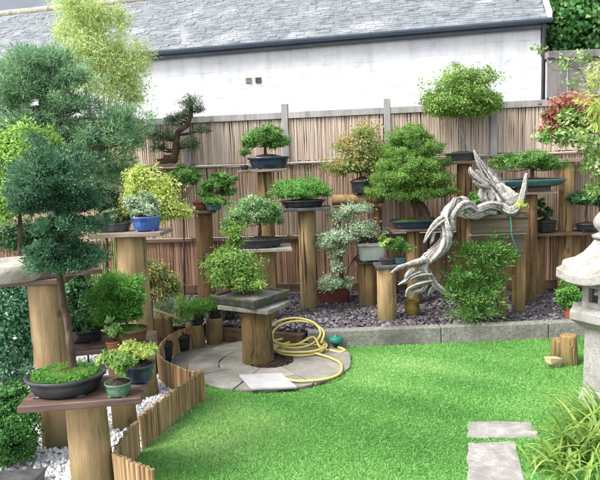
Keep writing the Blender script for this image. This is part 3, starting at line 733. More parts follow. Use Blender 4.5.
# soil ring litter
an = rg.uniform(0, 2 * PI, 260); rr = 0.185 * np.sqrt(rg.uniform(0.2, 1, 260))
chips('bark_litter', np.stack([PC[0] + rr * np.cos(an), PC[1] + rr * np.sin(an)], 1), np.full(260, 0.03), 0.014, 0.4, MT['soil'], 14, ('crumbs of dark bark on the soil round the middle post', 'bark litter'))

# ------------------------------------------------------------------ kerb wall
t = thing('retaining_wall', 'low concrete kerb wall between the lawn and the slate bed', 'wall', (0, 5.1, 0))
mb = MB()
xs = [k0[0], 1.15, 2.05, 2.95, 4.5]
for a, b in zip(xs[:-1], xs[1:]):
    mb.box(((a + b) / 2, 5.09, KZ / 2), (b - a - 0.006, 0.1, KZ))
mb.build('wall_run', MT['kerb'], t, bevel=0.008)
mb = MB(); d = k0 - k1; Ld = np.hypot(d[0], d[1]); c = (k0 + k1) / 2
mb.box((c[0] - 0.02, c[1] + 0.06, 0.06), (Ld - 0.02, 0.09, 0.12), math.atan2(d[1], d[0]))
mb.build('end_run', MT['rail_dark'], t, bevel=0.006)

# ------------------------------------------------------------------ bamboo fence
FB = 0.16
ang_f = math.atan(-0.123); fc = np.array([0, 6.65]); fd = np.array([math.cos(ang_f), math.sin(ang_f)]); fn = np.array([-fd[1], fd[0]])
ft = thing('bamboo_fence', 'reed screen fence with pale upper panels and brown lower panels', 'fence', (0, 6.65, FB), ang_f)
FH = 1.93; MID = 1.40; LOW = 0.60
u0 = (W(285, 115, Y=6.65)[0]) / math.cos(ang_f)
du = (W(387, 108, Y=6.53)[0] - W(285, 115, Y=6.67)[0]) / math.cos(ang_f)
us = [u0 + du * k for k in range(-4, 5)]
rgf = np.random.default_rng(31)


def reeds(x0, x1, z0, z1, nm, mt, seed):
    g = np.random.default_rng(seed); mb = MB(); x = x0 + 0.004
    while x < x1 - 0.004:
        r = g.uniform(0.0045, 0.0075); a = float(np.clip(g.normal(0.5, 0.27), 0, 1)); tl = g.normal(0, 0.004)
        y = g.normal(0, 0.0015); rings = []
        for z, xx in ((z0 + g.uniform(0, 0.012), x), ((z0 + z1) / 2, x + g.normal(0, 0.003)), (z1 - g.uniform(0, 0.012), x + tl)):
            rings.append([(xx + r * math.cos(th), y - 0.012 + 0.55 * r * math.sin(th), z) for th in np.linspace(PI * 1.02, PI * 1.98, 4)] + [(xx, y + 0.004, z)])
        mb.loft(rings, a=a); x += 2 * r * g.uniform(0.86, 1.04)
    mb.box(((x0 + x1) / 2, 0.014, (z0 + z1) / 2), (x1 - x0, 0.006, z1 - z0), m=1)
    mb.build(nm, [MT[mt], MT['backing']], ft, local=True)


for i, (a, b) in enumerate(zip(us[:-1], us[1:])):
    reeds(a + 0.035, b - 0.035, 0.70 + 0.70 + 0.015, FH - 0.06, 'reed_panel', 'reed_up', 200 + i)  # upper row of reeds is paler than the two rows beneath
    reeds(a + 0.001, b - 0.001, 0.625, 1.385, 'reed_panel', 'reed_mid', 240 + i)
    reeds(a + 0.001, b - 0.001, 0.10, 0.585, 'reed_panel', 'reed_low', 280 + i)
for i, (a, b) in enumerate(zip(us[:-1], us[1:])):
    mb = MB(); mb.box(((a + b) / 2, -0.012, FH - 0.03), (b - a - 0.07, 0.05, 0.068)); mb.build('top_rail', MT['grey_timber'], ft, local=True, bevel=0.004)
    mb = MB(); mb.tube([(a + (b - a) * k / 6, -0.032 + rgf.normal(0, 0.002), MID + rgf.normal(0, 0.003)) for k in range(7)], 0.013, 8, wob=0.04, seed=i); mb.build('rail', MT['rail'], ft, local=True, smooth=True)
    mb = MB(); mb.box(((a + b) / 2, -0.034, 0.605), (b - a - 0.004, 0.03, 0.038)); mb.build('rail', MT['rail_dark'], ft, local=True, bevel=0.003)
    mb = MB(); mb.box(((a + b) / 2, -0.02, 0.055), (b - a - 0.004, 0.04, 0.09)); mb.build('gravel_board', MT['rail_dark'], ft, local=True, bevel=0.003)
for u in us:
    mb = MB(); mb.box((u, 0.010, 0.69), (0.066, 0.04, 1.38)); mb.box((u, 0.0, (FH + 1.385 + 0.09) / 2), (0.068, 0.085, FH - 1.385 + 0.09)); mb.build('fence_post', MT['grey_timber'], ft, local=True, bevel=0.004)

# ------------------------------------------------------------------ buildings
by = math.atan(-0.231)
bc = np.array([0, 9.0, 0.0]); bt = thing('white_building', 'long whitewashed outbuilding with a grey slate roof behind the reed fence', 'building', bc, by)
XR = 3.21 / math.cos(by); XL = -9.0; EZ = 3.25; RUN = 1.79; SLP = math.tan(R(35))
mb = MB(); mb.box(((XL + XR) / 2, 0.15, EZ / 2), (XR - XL, 0.3, EZ)); 
mb.box((XR - 0.15, 1.9, EZ / 2), (0.3, 3.19, EZ)); bw = mb.build('wall', MT['wall'], bt, local=True)
mb = MB(); mb.add([(XR - 0.14, 0.03, EZ), (XR - 0.14, 3.55, EZ), (XR - 0.14, RUN, EZ + RUN * SLP - 0.05)], [(0, 1, 2)]); mb.build('gable', MT['wall'], bt, local=True)
mb = MB(); g = np.random.default_rng(55); rows = 30
for side in (0, 1):
    for r_i in range(rows):
        y0 = RUN * r_i / rows - 0.08; y1 = RUN * (r_i + 1) / rows + 0.02 - 0.06
        x = XL - g.uniform(0, 0.3)
        while x < XR + 0.05:
            w_ = g.uniform(0.09, 0.17); xa, xb = x + 0.002, min(x + w_ - 0.002, XR + 0.08); l = g.normal(0, 0.004); s_ = g.uniform(-0.004, 0.004)
            za = EZ + y0 * SLP + 0.045 + l; zb = EZ + y1 * SLP + 0.03 + l
            ya, yb = y0 + s_, y1
            if side: ya, yb = 2 * RUN - ya, 2 * RUN - yb
            if xb > xa + 0.02: mb.add([(xa, ya, za), (xb, ya, za), (xb, yb, zb), (xa, yb, zb), (xa, ya, za - 0.02), (xb, ya, za - 0.02), (xb, yb, zb - 0.02), (xa, yb, zb - 0.02)],
                   [(0, 1, 2, 3), (7, 6, 5, 4), (0, 4, 5, 1), (1, 5, 6, 2), (2, 6, 7, 3), (3, 7, 4, 0)], a=float(np.clip(g.normal(0.5, 0.25), 0, 1)))
            x += w_
rf = mb.build('roof', MT['roof'], bt, local=True)
mb = MB(); mb.tube([(XL, RUN, EZ + RUN * SLP + 0.04), (XR + 0.08, RUN, EZ + RUN * SLP + 0.04)], 0.07, 8); mb.build('ridge', MT['slab_pale'], rf, local=True, smooth=True)
mb = MB(); mb.box(((XL + XR) / 2, -0.04, EZ - 0.04), (XR - XL + 0.1, 0.06, 0.10)); mb.build('fascia', MT['fascia'], bt, local=True, bevel=0.005)
mb = MB(); rings = []
for x in (XL, XR + 0.12):
    rings.append([(x, -0.125 + 0.055 * math.cos(th), EZ + 0.01 + 0.055 * math.sin(th)) for th in np.linspace(PI, 2 * PI, 9)] + [(x, -0.125 + 0.047 * math.cos(th), EZ + 0.01 + 0.047 * math.sin(th)) for th in np.linspace(2 * PI, PI, 9)])
mb.loft(rings); gu = mb.build('gutter', MT['fascia'], bt, local=True)
mb = MB(); mb.tube([(XR + 0.03, -0.1, EZ - 0.02), (XR + 0.03, -0.05, EZ - 0.14), (XR + 0.02, -0.05, 0.0)], 0.026, 10); mb.build('downpipe', MT['pipe'], gu, local=True, smooth=True)
mb = MB(); mb.add([(XR + 0.08, -0.1, EZ - 0.02), (XR + 0.12, -0.1, EZ - 0.02), (XR + 0.12, RUN, EZ + RUN * SLP + 0.06), (XR + 0.08, RUN, EZ + RUN * SLP + 0.06),
                   (XR + 0.08, -0.1, EZ + 0.10), (XR + 0.12, -0.1, EZ + 0.10), (XR + 0.12, RUN, EZ + RUN * SLP + 0.18), (XR + 0.08, RUN, EZ + RUN * SLP + 0.18)],
                  [(0, 3, 2, 1), (4, 5, 6, 7), (0, 1, 5, 4), (1, 2, 6, 5), (2, 3, 7, 6), (3, 0, 4, 7)]); mb.build('bargeboard', MT['plain_white'], rf, local=True)
for vx in (248.5, 258.5):
    q = W(vx, 80.5, Y=9.15); uu = (q[0]) / math.cos(by)
    mb = MB(); mb.box((uu, -0.006, q[2]), (0.085, 0.014, 0.075)); 
    for k in range(4): mb.box((uu, -0.016, q[2] - 0.03 + 0.02 * k), (0.072, 0.008, 0.006))
    mb.build('air_vent', MT['granite'] if vx < 250 else MT['kerb'], bw, local=True)

gt = thing('grey_house', 'tall blue grey house wall beyond the slate roof', 'building', (-9, 19, 0))
mb = MB(); mb.box((-8.4, 21, 4.2), (7.2, 5, 8.4)); mb.build('wall', MT['house_grey'], gt)
mb = MB(); mb.add([(-12.2, 18.3, 8.35), (-4.6, 18.3, 8.35), (-4.6, 23.7, 8.35), (-12.2, 23.7, 8.35), (-12.2, 21, 10.6), (-4.6, 21, 10.6)], [(0, 1, 5, 4), (2, 3, 4, 5), (1, 2, 5), (3, 0, 4), (3, 2, 1, 0)]); mb.build('roof', MT['roof'], gt)

# grey plank fence and ivy beyond the building's right end
pf = thing('plank_fence', 'grey vertical plank fence with flat cap below the ivy', 'fence', (4.2, 8.0, 0))
x0, x1 = W(546, 75, Y=8.0)[0], 5.6; zt = W(570, 52, Y=8.0)[2]
mb = MB(); x = x0; g = np.random.default_rng(8)
while x < x1:
    ww = 0.27; mb.box((x + ww / 2, 8.0 + g.normal(0, 0.004), zt / 2 - 0.03), (ww - 0.016, 0.03, zt - 0.08)); x += ww
mb.build('planks', MT['plank_grey'], pf, bevel=0.003)
mb = MB(); mb.box(((x0 + x1) / 2, 8.0, zt - 0.03), (x1 - x0, 0.11, 0.085)); mb.build('cap', MT['plank_grey'], pf, bevel=0.005)
mb = MB(); mb.box(((x0 + x1) / 2, 7.85, W(570, 96, Y=7.8)[2] / 2), (x1 - x0, 0.16, W(570, 96, Y=7.8)[2])); mb.build('plinth', MT['granite'], pf, bevel=0.008)
iv = thing('ivy_tree', 'leafy dark green ivy crown above the grey plank fence', 'tree', (4.6, 9.2, 0), group='background greenery')
mb = trunk_mesh([(4.75, 9.2, 0), (4.7, 9.25, 1.5), (4.75, 9.2, 2.8)], 0.12, 0.06, [], 3); mb.build('trunk', MT['bark'], iv, smooth=True)
c1 = W(572, 18, Y=9.0); c2 = W(598, 35, Y=9.0); c3 = W(596, -20, Y=9.1); c4 = W(556, 36, Y=8.9)
crown('crown', iv, [(*c1, 0.62, 0.45, 0.55), (*c2, 0.5, 0.45, 0.45), (*c3, 0.9, 0.6, 0.6), (*c4, 0.30, 0.3, 0.32)], LF['ivy'], 4200, 0.115, wd=0.7, seed=71, fold=0.3, clump=0.2, lpc=8)

#@@LOGS
# ------------------------------------------------------------------ log edging
def edging(label, path, h, seed, pr=0.0085, painted_hollow=False):
    g = np.random.default_rng(seed); sp = spline([np.array([p[0], p[1], 0]) for p in path], 12)
    t = thing('log_edging', label, 'edging', sp[0], group='log roll edging')
    mb = MB(); seg = [np.linalg.norm(sp[i + 1] - sp[i]) for i in range(len(sp) - 1)]; cum = np.concatenate([[0], np.cumsum(seg)])
    s = 0.0
    while s < cum[-1]:
        r = g.uniform(0.8, 1.15) * pr
        i = min(np.searchsorted(cum, s, side='right') - 1, len(seg) - 1); f = (s - cum[i]) / seg[i]; p = sp[i] + (sp[i + 1] - sp[i]) * f
        hh = h + g.normal(0, 0.0025); tl = g.normal(0, 0.004, 2)
        mb.tube([(p[0], p[1], 0.0), (p[0] + tl[0] * .5, p[1] + tl[1] * .5, hh * .5), (p[0] + tl[0], p[1] + tl[1], hh)], [r, r, r * 0.97], 10, a=float(np.clip(g.normal(0.5, 0.28), 0, 1)), wob=0.04, seed=int(s * 1000))
        if painted_hollow:  # flat dark disc on each solid pole top paints the shade of an open end
            mb.lathe((p[0] + tl[0], p[1] + tl[1], hh), [(r * 0.97, 0.0005), (r * 0.62, 0.001), (r * 0.6, 0.0012)], 10, a=0.75, caps=(False, False)); mb.lathe((p[0] + tl[0], p[1] + tl[1], hh), [(r * 0.6, 0.0012), (r * 0.02, 0.0013)], 10, m=1, caps=(False, True))
        s += 2 * r * 0.93
    mb.build('pole_roll', [MT['edging'], MT['backing']], t)


edging('curved split log edging round the left of the paving', E, 0.20, 1)
edging('split log edging along the left side of the lawn', E2, 0.205, 2)
edging('angled run of log edging nearest the camera with round pole tops', E3, 0.20, 3, 0.0125, True)

#@@PROPS
GR = 0.008
# ---- front stand with the dark juniper
t, z = stand('stout timber post stand carrying the big dark juniper', 86, 395, 2.90, 42, 0.0, [(30, 148, 0.36, 0.034, 6, 'board', 0.0)], 'post')
ZF = z
bonsai('juniper_bonsai', 'tall dark blue green juniper with tiered pads in a wide black pot', 'bonsai', 67, 2.88, ZF, 78, 19, 'pot_black',
       [(72, 358, 0.04), (68, 325, 0.04), (62, 295, 0.04), (58, 262, 0.04), (60, 235, 0.03), (56, 205, 0.03), (52, 175, 0.03)],
       [(52, 180, 38, 32, 0.03), (34, 202, 23, 17, -0.03), (74, 203, 25, 14, 0.04), (65, 226, 33, 9, -0.02), (67, 259, 37, 15, 0.02), (52, 250, 22, 9, -0.06)],
       'juniper', 27000, 0.0125, dep=0.85, soil='moss', mossn=2600, r0=0.02, r1=0.011, wd=0.5, clump=0.10, lpc=34, rag=0.12, style='needle', bark='bark', padparts=True)
bonsai('potted_plant', 'pale green leafy plant in a small round green glazed pot', 'potted plant', 119, 2.80, ZF, 27, 14, 'pot_green', [(119, 366), (119, 360)], [(118, 361, 15, 9), (127, 366, 9, 8, -0.05)], 'light', 420, 0.035,
       group='small glazed pots on the front stand', dep=1.0, r0=0.004, r1=0.002, wd=0.4, droop=0.35)
bonsai('potted_plant', 'yellow variegated plant in a small dark blue pot', 'potted plant', 140, 2.98, ZF, 31, 19, 'pot_navy', [(140, 352), (140, 346)], [(140, 350, 18, 9), (128, 353, 8, 6), (150, 352, 8, 6)], 'yellow', 520, 0.032,
       group='small glazed pots on the front stand', dep=1.0, r0=0.004, r1=0.002, wd=0.5, droop=0.2)

# ---- tall left stand
t, z = stand('tall timber post stand at the left with a stone basin on its boards', 46, 281, 3.42, 34, 0.0, [(-30, 72, 0.33, 0.030, 4, 'board', 0.02), (38, 100, 0.2, 0.026, 24, 'board', 0.03)], 'post')
ZT = z
zc = z - 0.026
c = P(12, 3.40, zc); t = thing('stone_basin', 'wide pale grey stone basin on the tall left stand', 'basin', c)
mb = MB(); mb.lathe(c, [(0.21, 0.0), (0.225, 0.012), (0.235, 0.06), (0.23, 0.088), (0.205, 0.092), (0.19, 0.07), (0.02, 0.06)], 40); mb.build('bowl', MT['slab_pale'], t, smooth=True)
c = P(62, 3.44, ZT); t = thing('round_pot', 'round dark grey ball shaped pot behind the juniper trunk', 'pot', c)
mb = MB(); mb.lathe(c, [(0.035, 0), (0.06, 0.012), (0.076, 0.05), (0.07, 0.085), (0.05, 0.105), (0.055, 0.112), (0.045, 0.112), (0.04, 0.09)], 28); mb.build('body', MT['pot_black'], t, smooth=True)
mb = MB(); mb.lathe(c, [(0.044, 0.095), (0.01, 0.10)], 20); mb.build('soil', MT['soil'], t)
bonsai('potted_plant', 'tiny plant in a dark red clay thimble pot', 'potted plant', 93, 3.52, ZT, 11, 8, 'pot_red', [(93, 254), (93, 250)], [(93, 251, 5, 5)], 'sparse', 90, 0.02, group='small pots on boards', dep=1.0, r0=0.003, r1=0.002)

# ---- low stand behind
t, z = stand('low timber post stand with the feathery green tree', 119, 348, 3.62, 24, 0.0, [(72, 158, 0.32, 0.028, 12, 'board', 0.06)], 'post_warm')
ZL = z
bonsai('feathery_bonsai', 'rounded feathery bright green tree in a brown clay pot', 'bonsai', 128, 3.62, ZL, 42, 16, 'pot_brown', [(128, 338), (126, 322), (119, 305)], [(117, 286, 20, 10, 0), (103, 298, 14, 9), (131, 297, 13, 10), (119, 306, 23, 9), (110, 318, 13, 7), (130, 314, 12, 8)],
       'bright', 5200, 0.022, dep=0.75, r0=0.014, r1=0.006, wd=0.22, style='needle', clump=0.2, soil='moss')
bonsai('potted_plant', 'low dark green plant in a broad black bowl', 'potted plant', 86, 3.72, ZL, 38, 13, 'pot_black', [(86, 336), (86, 326)], [(82, 322, 17, 10), (95, 326, 10, 7)], 'deep', 900, 0.03, group='small pots on boards', dep=0.8, r0=0.006, r1=0.003, wd=0.4)
bonsai('potted_plant', 'pale leaved seedling in a little terracotta pot', 'potted plant', 113, 3.50, ZL, 13, 9, 'pot_terra', [(113, 342), (113, 332)], [(113, 330, 8, 12)], 'palegreen', 70, 0.034, group='small pots on boards', dep=1.0, r0=0.003, r1=0.002, wd=0.5)
bonsai('potted_shrub', 'dark leaved shrub in a tall orange terracotta pot', 'shrub', 86, 4.15, GR, 22, 24, 'pot_terra', [(86, 330), (84, 305)], [(80, 292, 15, 15), (92, 300, 12, 14), (72, 312, 12, 14)], 'deep', 1500, 0.035, group='shrubs in the border', dep=1.0, r0=0.008, r1=0.004, wd=0.5)

# ---- stand with the blue pot
t, z = stand('tall pale timber post stand with the bright blue pot', 131, 235, 4.14, 31, 0.0, [(96, 168, 0.30, 0.028, -4, 'board_grey', 0.0)], 'post')
ZB = z
bonsai('potted_plant', 'grey green variegated plant in a bright blue pot', 'potted plant', 147, 4.10, ZB, 29, 15, 'pot_blue', [(147, 216), (146, 208)], [(143, 206, 15, 12), (152, 212, 8, 8)], 'silver', 750, 0.032, group='small pots on boards', dep=0.9, r0=0.005, r1=0.003, wd=0.45)
bonsai('potted_plant', 'low plant in a long shallow black trough', 'potted plant', 115, 4.12, ZB, 32, 9, 'pot_black', [(113, 226), (113, 218)], [(112, 216, 12, 5), (122, 218, 7, 4)], 'sparse', 260, 0.03, group='small pots on boards', e=5, dep=0.5, r0=0.005, r1=0.003)

# ---- middle stand on the paved round
c = P(256, 4.73, 0)
t, z = stand('short mossy log stand in the middle of the paved round', 256, 308, 4.73, 31, 0.0, [(224, 285, 0.34, 0.035, -30, 'kerb', 0.02)], 'post_mossy')
zc = z; c = P(251, 4.80, zc)
t = thing('tray_bonsai', 'light green bushy tree in a square stone tray', 'bonsai', c, group='bonsai trees in pots')
mb = MB(); yw = R(-36); a_ = 0.225
def sq(h, z): return [(c[0] + h * (x * math.cos(yw) - y * math.sin(yw)), c[1] + h * (x * math.sin(yw) + y * math.cos(yw)), zc + z) for x, y in ((-1, -1), (0, -1.01), (1, -1), (1.01, 0), (1, 1), (0, 1.01), (-1, 1), (-1.01, 0))]
mb.loft([sq(a_ * 0.86, 0), sq(a_ * 0.9, 0.015), sq(a_ * 0.99, 0.06), sq(a_, 0.075), sq(a_ * 0.89, 0.077), sq(a_ * 0.87, 0.05)]); mb.build('tray', MT['stone_tray'], t, bevel=0.004)
mb = MB(); mb.loft([sq(a_ * 0.88, 0.06), sq(a_ * 0.6, 0.073), sq(a_ * 0.25, 0.088), sq(0.02, 0.09)], False, True); mb.build('soil', MT['grit'], t, smooth=True)
pads = pxpads([(233, 262, 19, 17, -0.02), (246, 272, 15, 13, -0.04), (226, 277, 13, 11, -0.05), (237, 240, 7, 8), (233, 229, 9, 7), (223, 264, 11, 10), (245, 284, 14, 8, -0.08)], 4.78)
trunk_mesh([W(241, 291, Y=4.8), W(240, 278, Y=4.79), W(235, 258, Y=4.8), W(236, 238, Y=4.8)], 0.022, 0.006, pads, 9).build('trunk', MT['bark_grey'], t, smooth=True)
crown('crown', t, pads, LF['light'], 2500, 0.032, seed=77, wd=0.55, clump=0.24, lpc=10, flat=0.9, rag=0.28)

# ---- left bed stands
t, z = stand('slim timber post stand at the left of the bed with small pots', 202, 213, 6.0, 17, KZ - 0.03, [(188, 216, 0.25, 0.03, 5, 'board', 0.0)], 'post_dark')
bonsai('layered_bonsai', 'dark green layered tree with open pads in a small red clay pot', 'bonsai', 204, 5.98, z, 22, 9, 'pot_red', [(204, 200), (209, 192), (214, 186), (218, 180)], [(213, 184, 13, 6), (228, 181, 9, 6), (206, 192, 9, 5), (226, 192, 10, 4), (219, 177, 7, 4)],
       'green', 1500, 0.032, dep=0.8, r0=0.012, r1=0.005, wd=0.5)
bonsai('potted_plant', 'low bright green plant in a flat blue dish on the slim stand', 'potted plant', 214, 5.88, z, 16, 6, 'pot_teal', [(214, 204), (214, 200)], [(211, 201, 12, 4), (222, 202, 7, 4)], 'bright', 330, 0.028, group='small pots on boards', dep=0.8, r0=0.003, r1=0.002)

t, z = stand('log stand with pale slab under the white edged tree', 262, 250, 5.55, 24, KZ - 0.03, [(226, 292, 0.36, 0.03, 3, 'slab_pale', 0.0)], 'post_warm')
bonsai('dome_bonsai', 'spreading white edged dome tree in a dark oval pot', 'bonsai', 259, 5.52, z, 50, 9, 'pot_black', [(259, 238), (260, 226), (257, 215)], [(256, 212, 25, 12), (240, 219, 13, 10), (271, 217, 13, 9), (257, 205, 16, 8)],
       'varieg', 2600, 0.03, dep=0.6, r0=0.022, r1=0.01, wd=0.5, pw=0.5)
t, z = stand('timber post stand with dark slab right of the white edged tree', 306, 210, 5.94, 17.5, KZ - 0.03, [(284, 330, 0.34, 0.03, -2, 'slab_dark', 0.0)], 'post')
bonsai('cushion_bonsai', 'wide low cushion of mid green leaves in a black tray', 'bonsai', 303, 5.92, z, 44, 7, 'pot_black', [(303, 200), (302, 194), (302, 188)], [(302, 189, 27, 12), (287, 191, 14, 9), (317, 192, 13, 8)],
       'bright', 3200, 0.024, dep=0.65, r0=0.02, r1=0.012, wd=0.5, clump=0.13)
t, z = stand('tall post stand against the fence with the oval topped tree', 265, 172, 6.3, 15, KZ - 0.03, [(239, 287, 0.28, 0.028, 2, 'board_grey', 0.0)], 'post_warm')
bonsai('oval_bonsai', 'umbrella shaped green tree in a dark blue oval pot by the fence', 'bonsai', 269, 6.28, z, 40, 12, 'pot_navy', [(266, 154), (265, 149), (266, 143)], [(262, 138, 18, 10), (278, 142, 14, 8), (251, 143, 10, 7), (268, 132, 13, 7)],
       'green', 2800, 0.026, dep=0.65, r0=0.024, r1=0.012, wd=0.5, clump=0.14, pw=0.5)
bonsai('tiny_bonsai', 'tiny round green tree beside the umbrella shaped tree', 'bonsai', 244.5, 6.24, z, 8, 4, 'pot_black', [(245, 161), (245, 157)], [(245, 153, 6, 5)], 'green', 220, 0.022, dep=0.9, r0=0.004, r1=0.003)

# ---- sparse pine on the fence shelf
c = P(170, 6.62, 1.50); t = thing('wall_shelf', 'weathered plank shelf on brackets below the sparse crooked pine', 'shelf', c)
mb = MB(); a = W(168, 165.5, Y=6.6); mb.box((a[0], 6.58, a[2]), (S(52, 6.6), 0.22, 0.035), ang_f); mb.build('plank', MT['board_grey'], t, bevel=0.003)
for q in (152, 184):
    b = W(q, 172, Y=6.66); mb = MB(); mb.box((b[0], 6.64, a[2] - 0.09), (0.04, 0.16, 0.14)); mb.build('bracket', MT['rail_dark'], t, bevel=0.003)
zs = a[2] + 0.018
bonsai('crooked_pine', 'crooked sparse pine with a twisting dark trunk on the wall shelf', 'bonsai', 168, 6.55, zs, 22, 5, 'pot_brown', [(165, 161), (174, 157), (176, 147), (178, 133), (187, 125), (191, 114), (191, 104), (189, 97)],
       [(190, 103, 9, 8), (198, 109, 5, 7), (184, 115, 8, 5), (172, 119, 8, 5), (202, 130, 7, 6), (163, 135, 11, 9), (152, 133, 6, 7), (190, 144, 10, 7), (158, 147, 7, 6)],
       'sparse', 1500, 0.03, dep=0.7, r0=0.045, r1=0.012, wd=0.35, clump=0.28, lpc=10, pw=0.9, br=0.4)

# ---- log shelf with red tipped maple
c = P(356, 6.28, KZ - 0.03); t = thing('log_shelf', 'short horizontal log on two dark posts beneath the red tipped maple', 'shelf', c)
a = W(332, 200, Y=6.3); b = W(384, 198, Y=6.25); mb = MB(); mb.tube([a + (b - a) * k / 5 for k in range(6)], S(5.2, 6.3), 16, wob=0.015); mb.build('log', MT['post_warm'], t, smooth=True)
for q in (338, 378):
    p = W(q, 206, Y=6.33); post_mesh((p[0], 6.33), KZ - 0.03, p[2] - 0.01, 0.04, q).build('post', MT['post_dark'], t)
bonsai('red_tipped_maple', 'airy maple with red tipped green leaves in a black pot', 'bonsai', 362, 6.26, a[2] + S(5.0, 6.3), 22, 14, 'pot_black', [(362, 182), (361, 170), (362, 152), (364, 138)], [(352, 164, 17, 11), (366, 150, 17, 15), (341, 168, 12, 7), (372, 166, 11, 10), (363, 133, 11, 10), (346, 146, 10, 9), (380, 152, 8, 12)],
       'maple', 1900, 0.04, dep=0.9, r0=0.014, r1=0.004, wd=0.5, hsk=0.2, clump=0.3, lpc=9, rag=0.25, upb=0.1)

# ---- silver cascade
t, z = stand('short timber stand at the back under the pale green cascade pot', 367, 262, 6.0, 18, KZ - 0.03, [(356, 392, 0.28, 0.026, 2, 'slab_dark', 0.0)], 'post_warm')
bonsai('cascade_bonsai', 'silvery cascading tree in a pale celadon rectangular pot', 'bonsai', 372, 5.92, z, 31, 19, 'pot_grey', [(370, 243), (362, 236, -0.04), (352, 228, -0.08), (342, 240, -0.12), (336, 262, -0.15), (330, 284, -0.17)],
       [(356, 209, 14, 5, -0.02), (341, 216, 12, 5, -0.05), (360, 229, 16, 7, -0.06), (341, 236, 17, 7, -0.09), (326, 243, 9, 6, -0.1), (338, 250, 9, 6, -0.1), (336, 266, 6, 8, -0.13), (331, 283, 11, 7, -0.16), (347, 284, 6, 5, -0.14)],
       'silver', 2300, 0.03, e=6, dep=0.75, r0=0.018, r1=0.004, wd=0.5, clump=0.24, lpc=12, rag=0.2, flat=0.9)
t, z = stand('timber post stand at the front of the bed with two small pots', 386, 267, 5.42, 19, KZ - 0.03, [(374, 406, 0.24, 0.024, -3, 'slab_dark', 0.02)], 'post')
bonsai('potted_plant', 'tufted plant in a small black tray beside the celadon pot', 'potted plant', 387, 5.42, z, 14, 6, 'pot_black', [(387, 256), (387, 250)], [(386, 243, 7, 9)], 'light', 190, 0.035, group='small pots on boards', e=5, dep=0.8, r0=0.003, r1=0.002)
bonsai('potted_plant', 'spiky green plant in a teal tray at the right of the front bed stand', 'potted plant', 400, 5.44, z, 13, 6, 'pot_teal', [(400, 255), (400, 250)], [(401, 247, 8, 7)], 'green', 230, 0.035, group='small pots on boards', e=5, dep=0.8, r0=0.003, r1=0.002, wd=0.18, style='needle')

# ---- terracotta trough on the bed
c = P(333, 6.2, KZ - 0.02); t = thing('clay_trough', 'long oxblood clay trough on the slate below the cascade', 'planter', c)
pot_mesh(c, S(18, 6.2), 0.10, S(18, 6.2), 8, 0.0, None, True).build('pot', MT['pot_red'], t, bevel=0.003)
soil_mesh(c, S(17, 6.2), 0.09, S(18, 6.2), 8, 0, 0.1).build('soil', MT['soil'], t)
V, A, q = leaves([(c[0], c[1], c[2] + 0.2, 0.15, 0.07, 0.05)], 160, 0.035, seed=4); meshobj('leaves', V, quads=q, mat=LF['deep'], parent=t, attr=A)

# ---- big cone
t, z = stand('orange timber post stand under the big cone shaped tree', 413, 230, 5.98, 14, KZ - 0.03, [(388, 440, 0.34, 0.026, 3, 'board', 0.0)], 'post_warm')
bonsai('cone_bonsai', 'large layered cone shaped green tree with a thick trunk', 'bonsai', 415, 5.95, z, 47, 8, 'pot_navy', [(423, 218), (420, 208), (415, 200), (414, 180), (413, 150)],
       [(410, 137, 21, 12), (411, 150, 29, 11), (412, 164, 35, 10), (412, 178, 41, 10), (390, 191, 25, 10), (436, 190, 24, 10, -0.05), (412, 194, 26, 8, -0.12)],
       'cone', 19000, 0.021, e=5, dep=0.7, r0=0.085, r1=0.03, wd=0.55, clump=0.10, lpc=26, rag=0.09, padparts=True, pw=0.6, soil='moss', br=0.22)

# ---- pale maple at the top right
t, z = stand('tall post stand with the pale round maple against the fence', 462, 164, 6.18, 13, KZ - 0.03, [(442, 480, 0.26, 0.03, -2, 'board', 0.0)], 'post_dark')
bonsai('round_maple', 'pale yellow green rounded maple in a dark pot above the fence', 'bonsai', 461, 6.15, z, 30, 8, 'pot_black', [(464, 150), (463, 140), (462, 128), (460, 112)], [(461, 93, 30, 20), (440, 103, 18, 13), (484, 104, 19, 14), (463, 108, 30, 12), (466, 80, 22, 12)],
       'light', 4200, 0.032, e=4, dep=0.7, r0=0.03, r1=0.016, wd=0.6, clump=0.15, lpc=14, bark='bark_grey', rag=0.16)

# ---- flat dish tree and its stand
t, z = stand('tall round post stand below the long teal dish', 528, 194, 5.92, 17, KZ - 0.03, [(509, 552, 0.26, 0.022, 0, 'board_grey', 0.0), (514, 547, 0.18, 0.05, 0, 'board', 0.0)], 'post_dark')
bonsai('flat_bonsai', 'wide flat dark green tree group in a long teal dish', 'bonsai', 531, 5.90, z, 68, 7, 'pot_teal', [(533, 173), (532, 168), (530, 163)], [(536, 161, 25, 9), (508, 163, 15, 9), (553, 165, 14, 7), (524, 160, 17, 9), (497, 165, 8, 7)],
       'green', 3800, 0.024, e=2.4, dep=0.5, r0=0.02, r1=0.012, wd=0.5, clump=0.13, pot_prof=[(0.84, 0.1), (0.88, 0.2), (1.0, 0.75), (1.03, 0.95), (1.02, 1.0), (0.96, 1.0), (0.94, 0.8)])
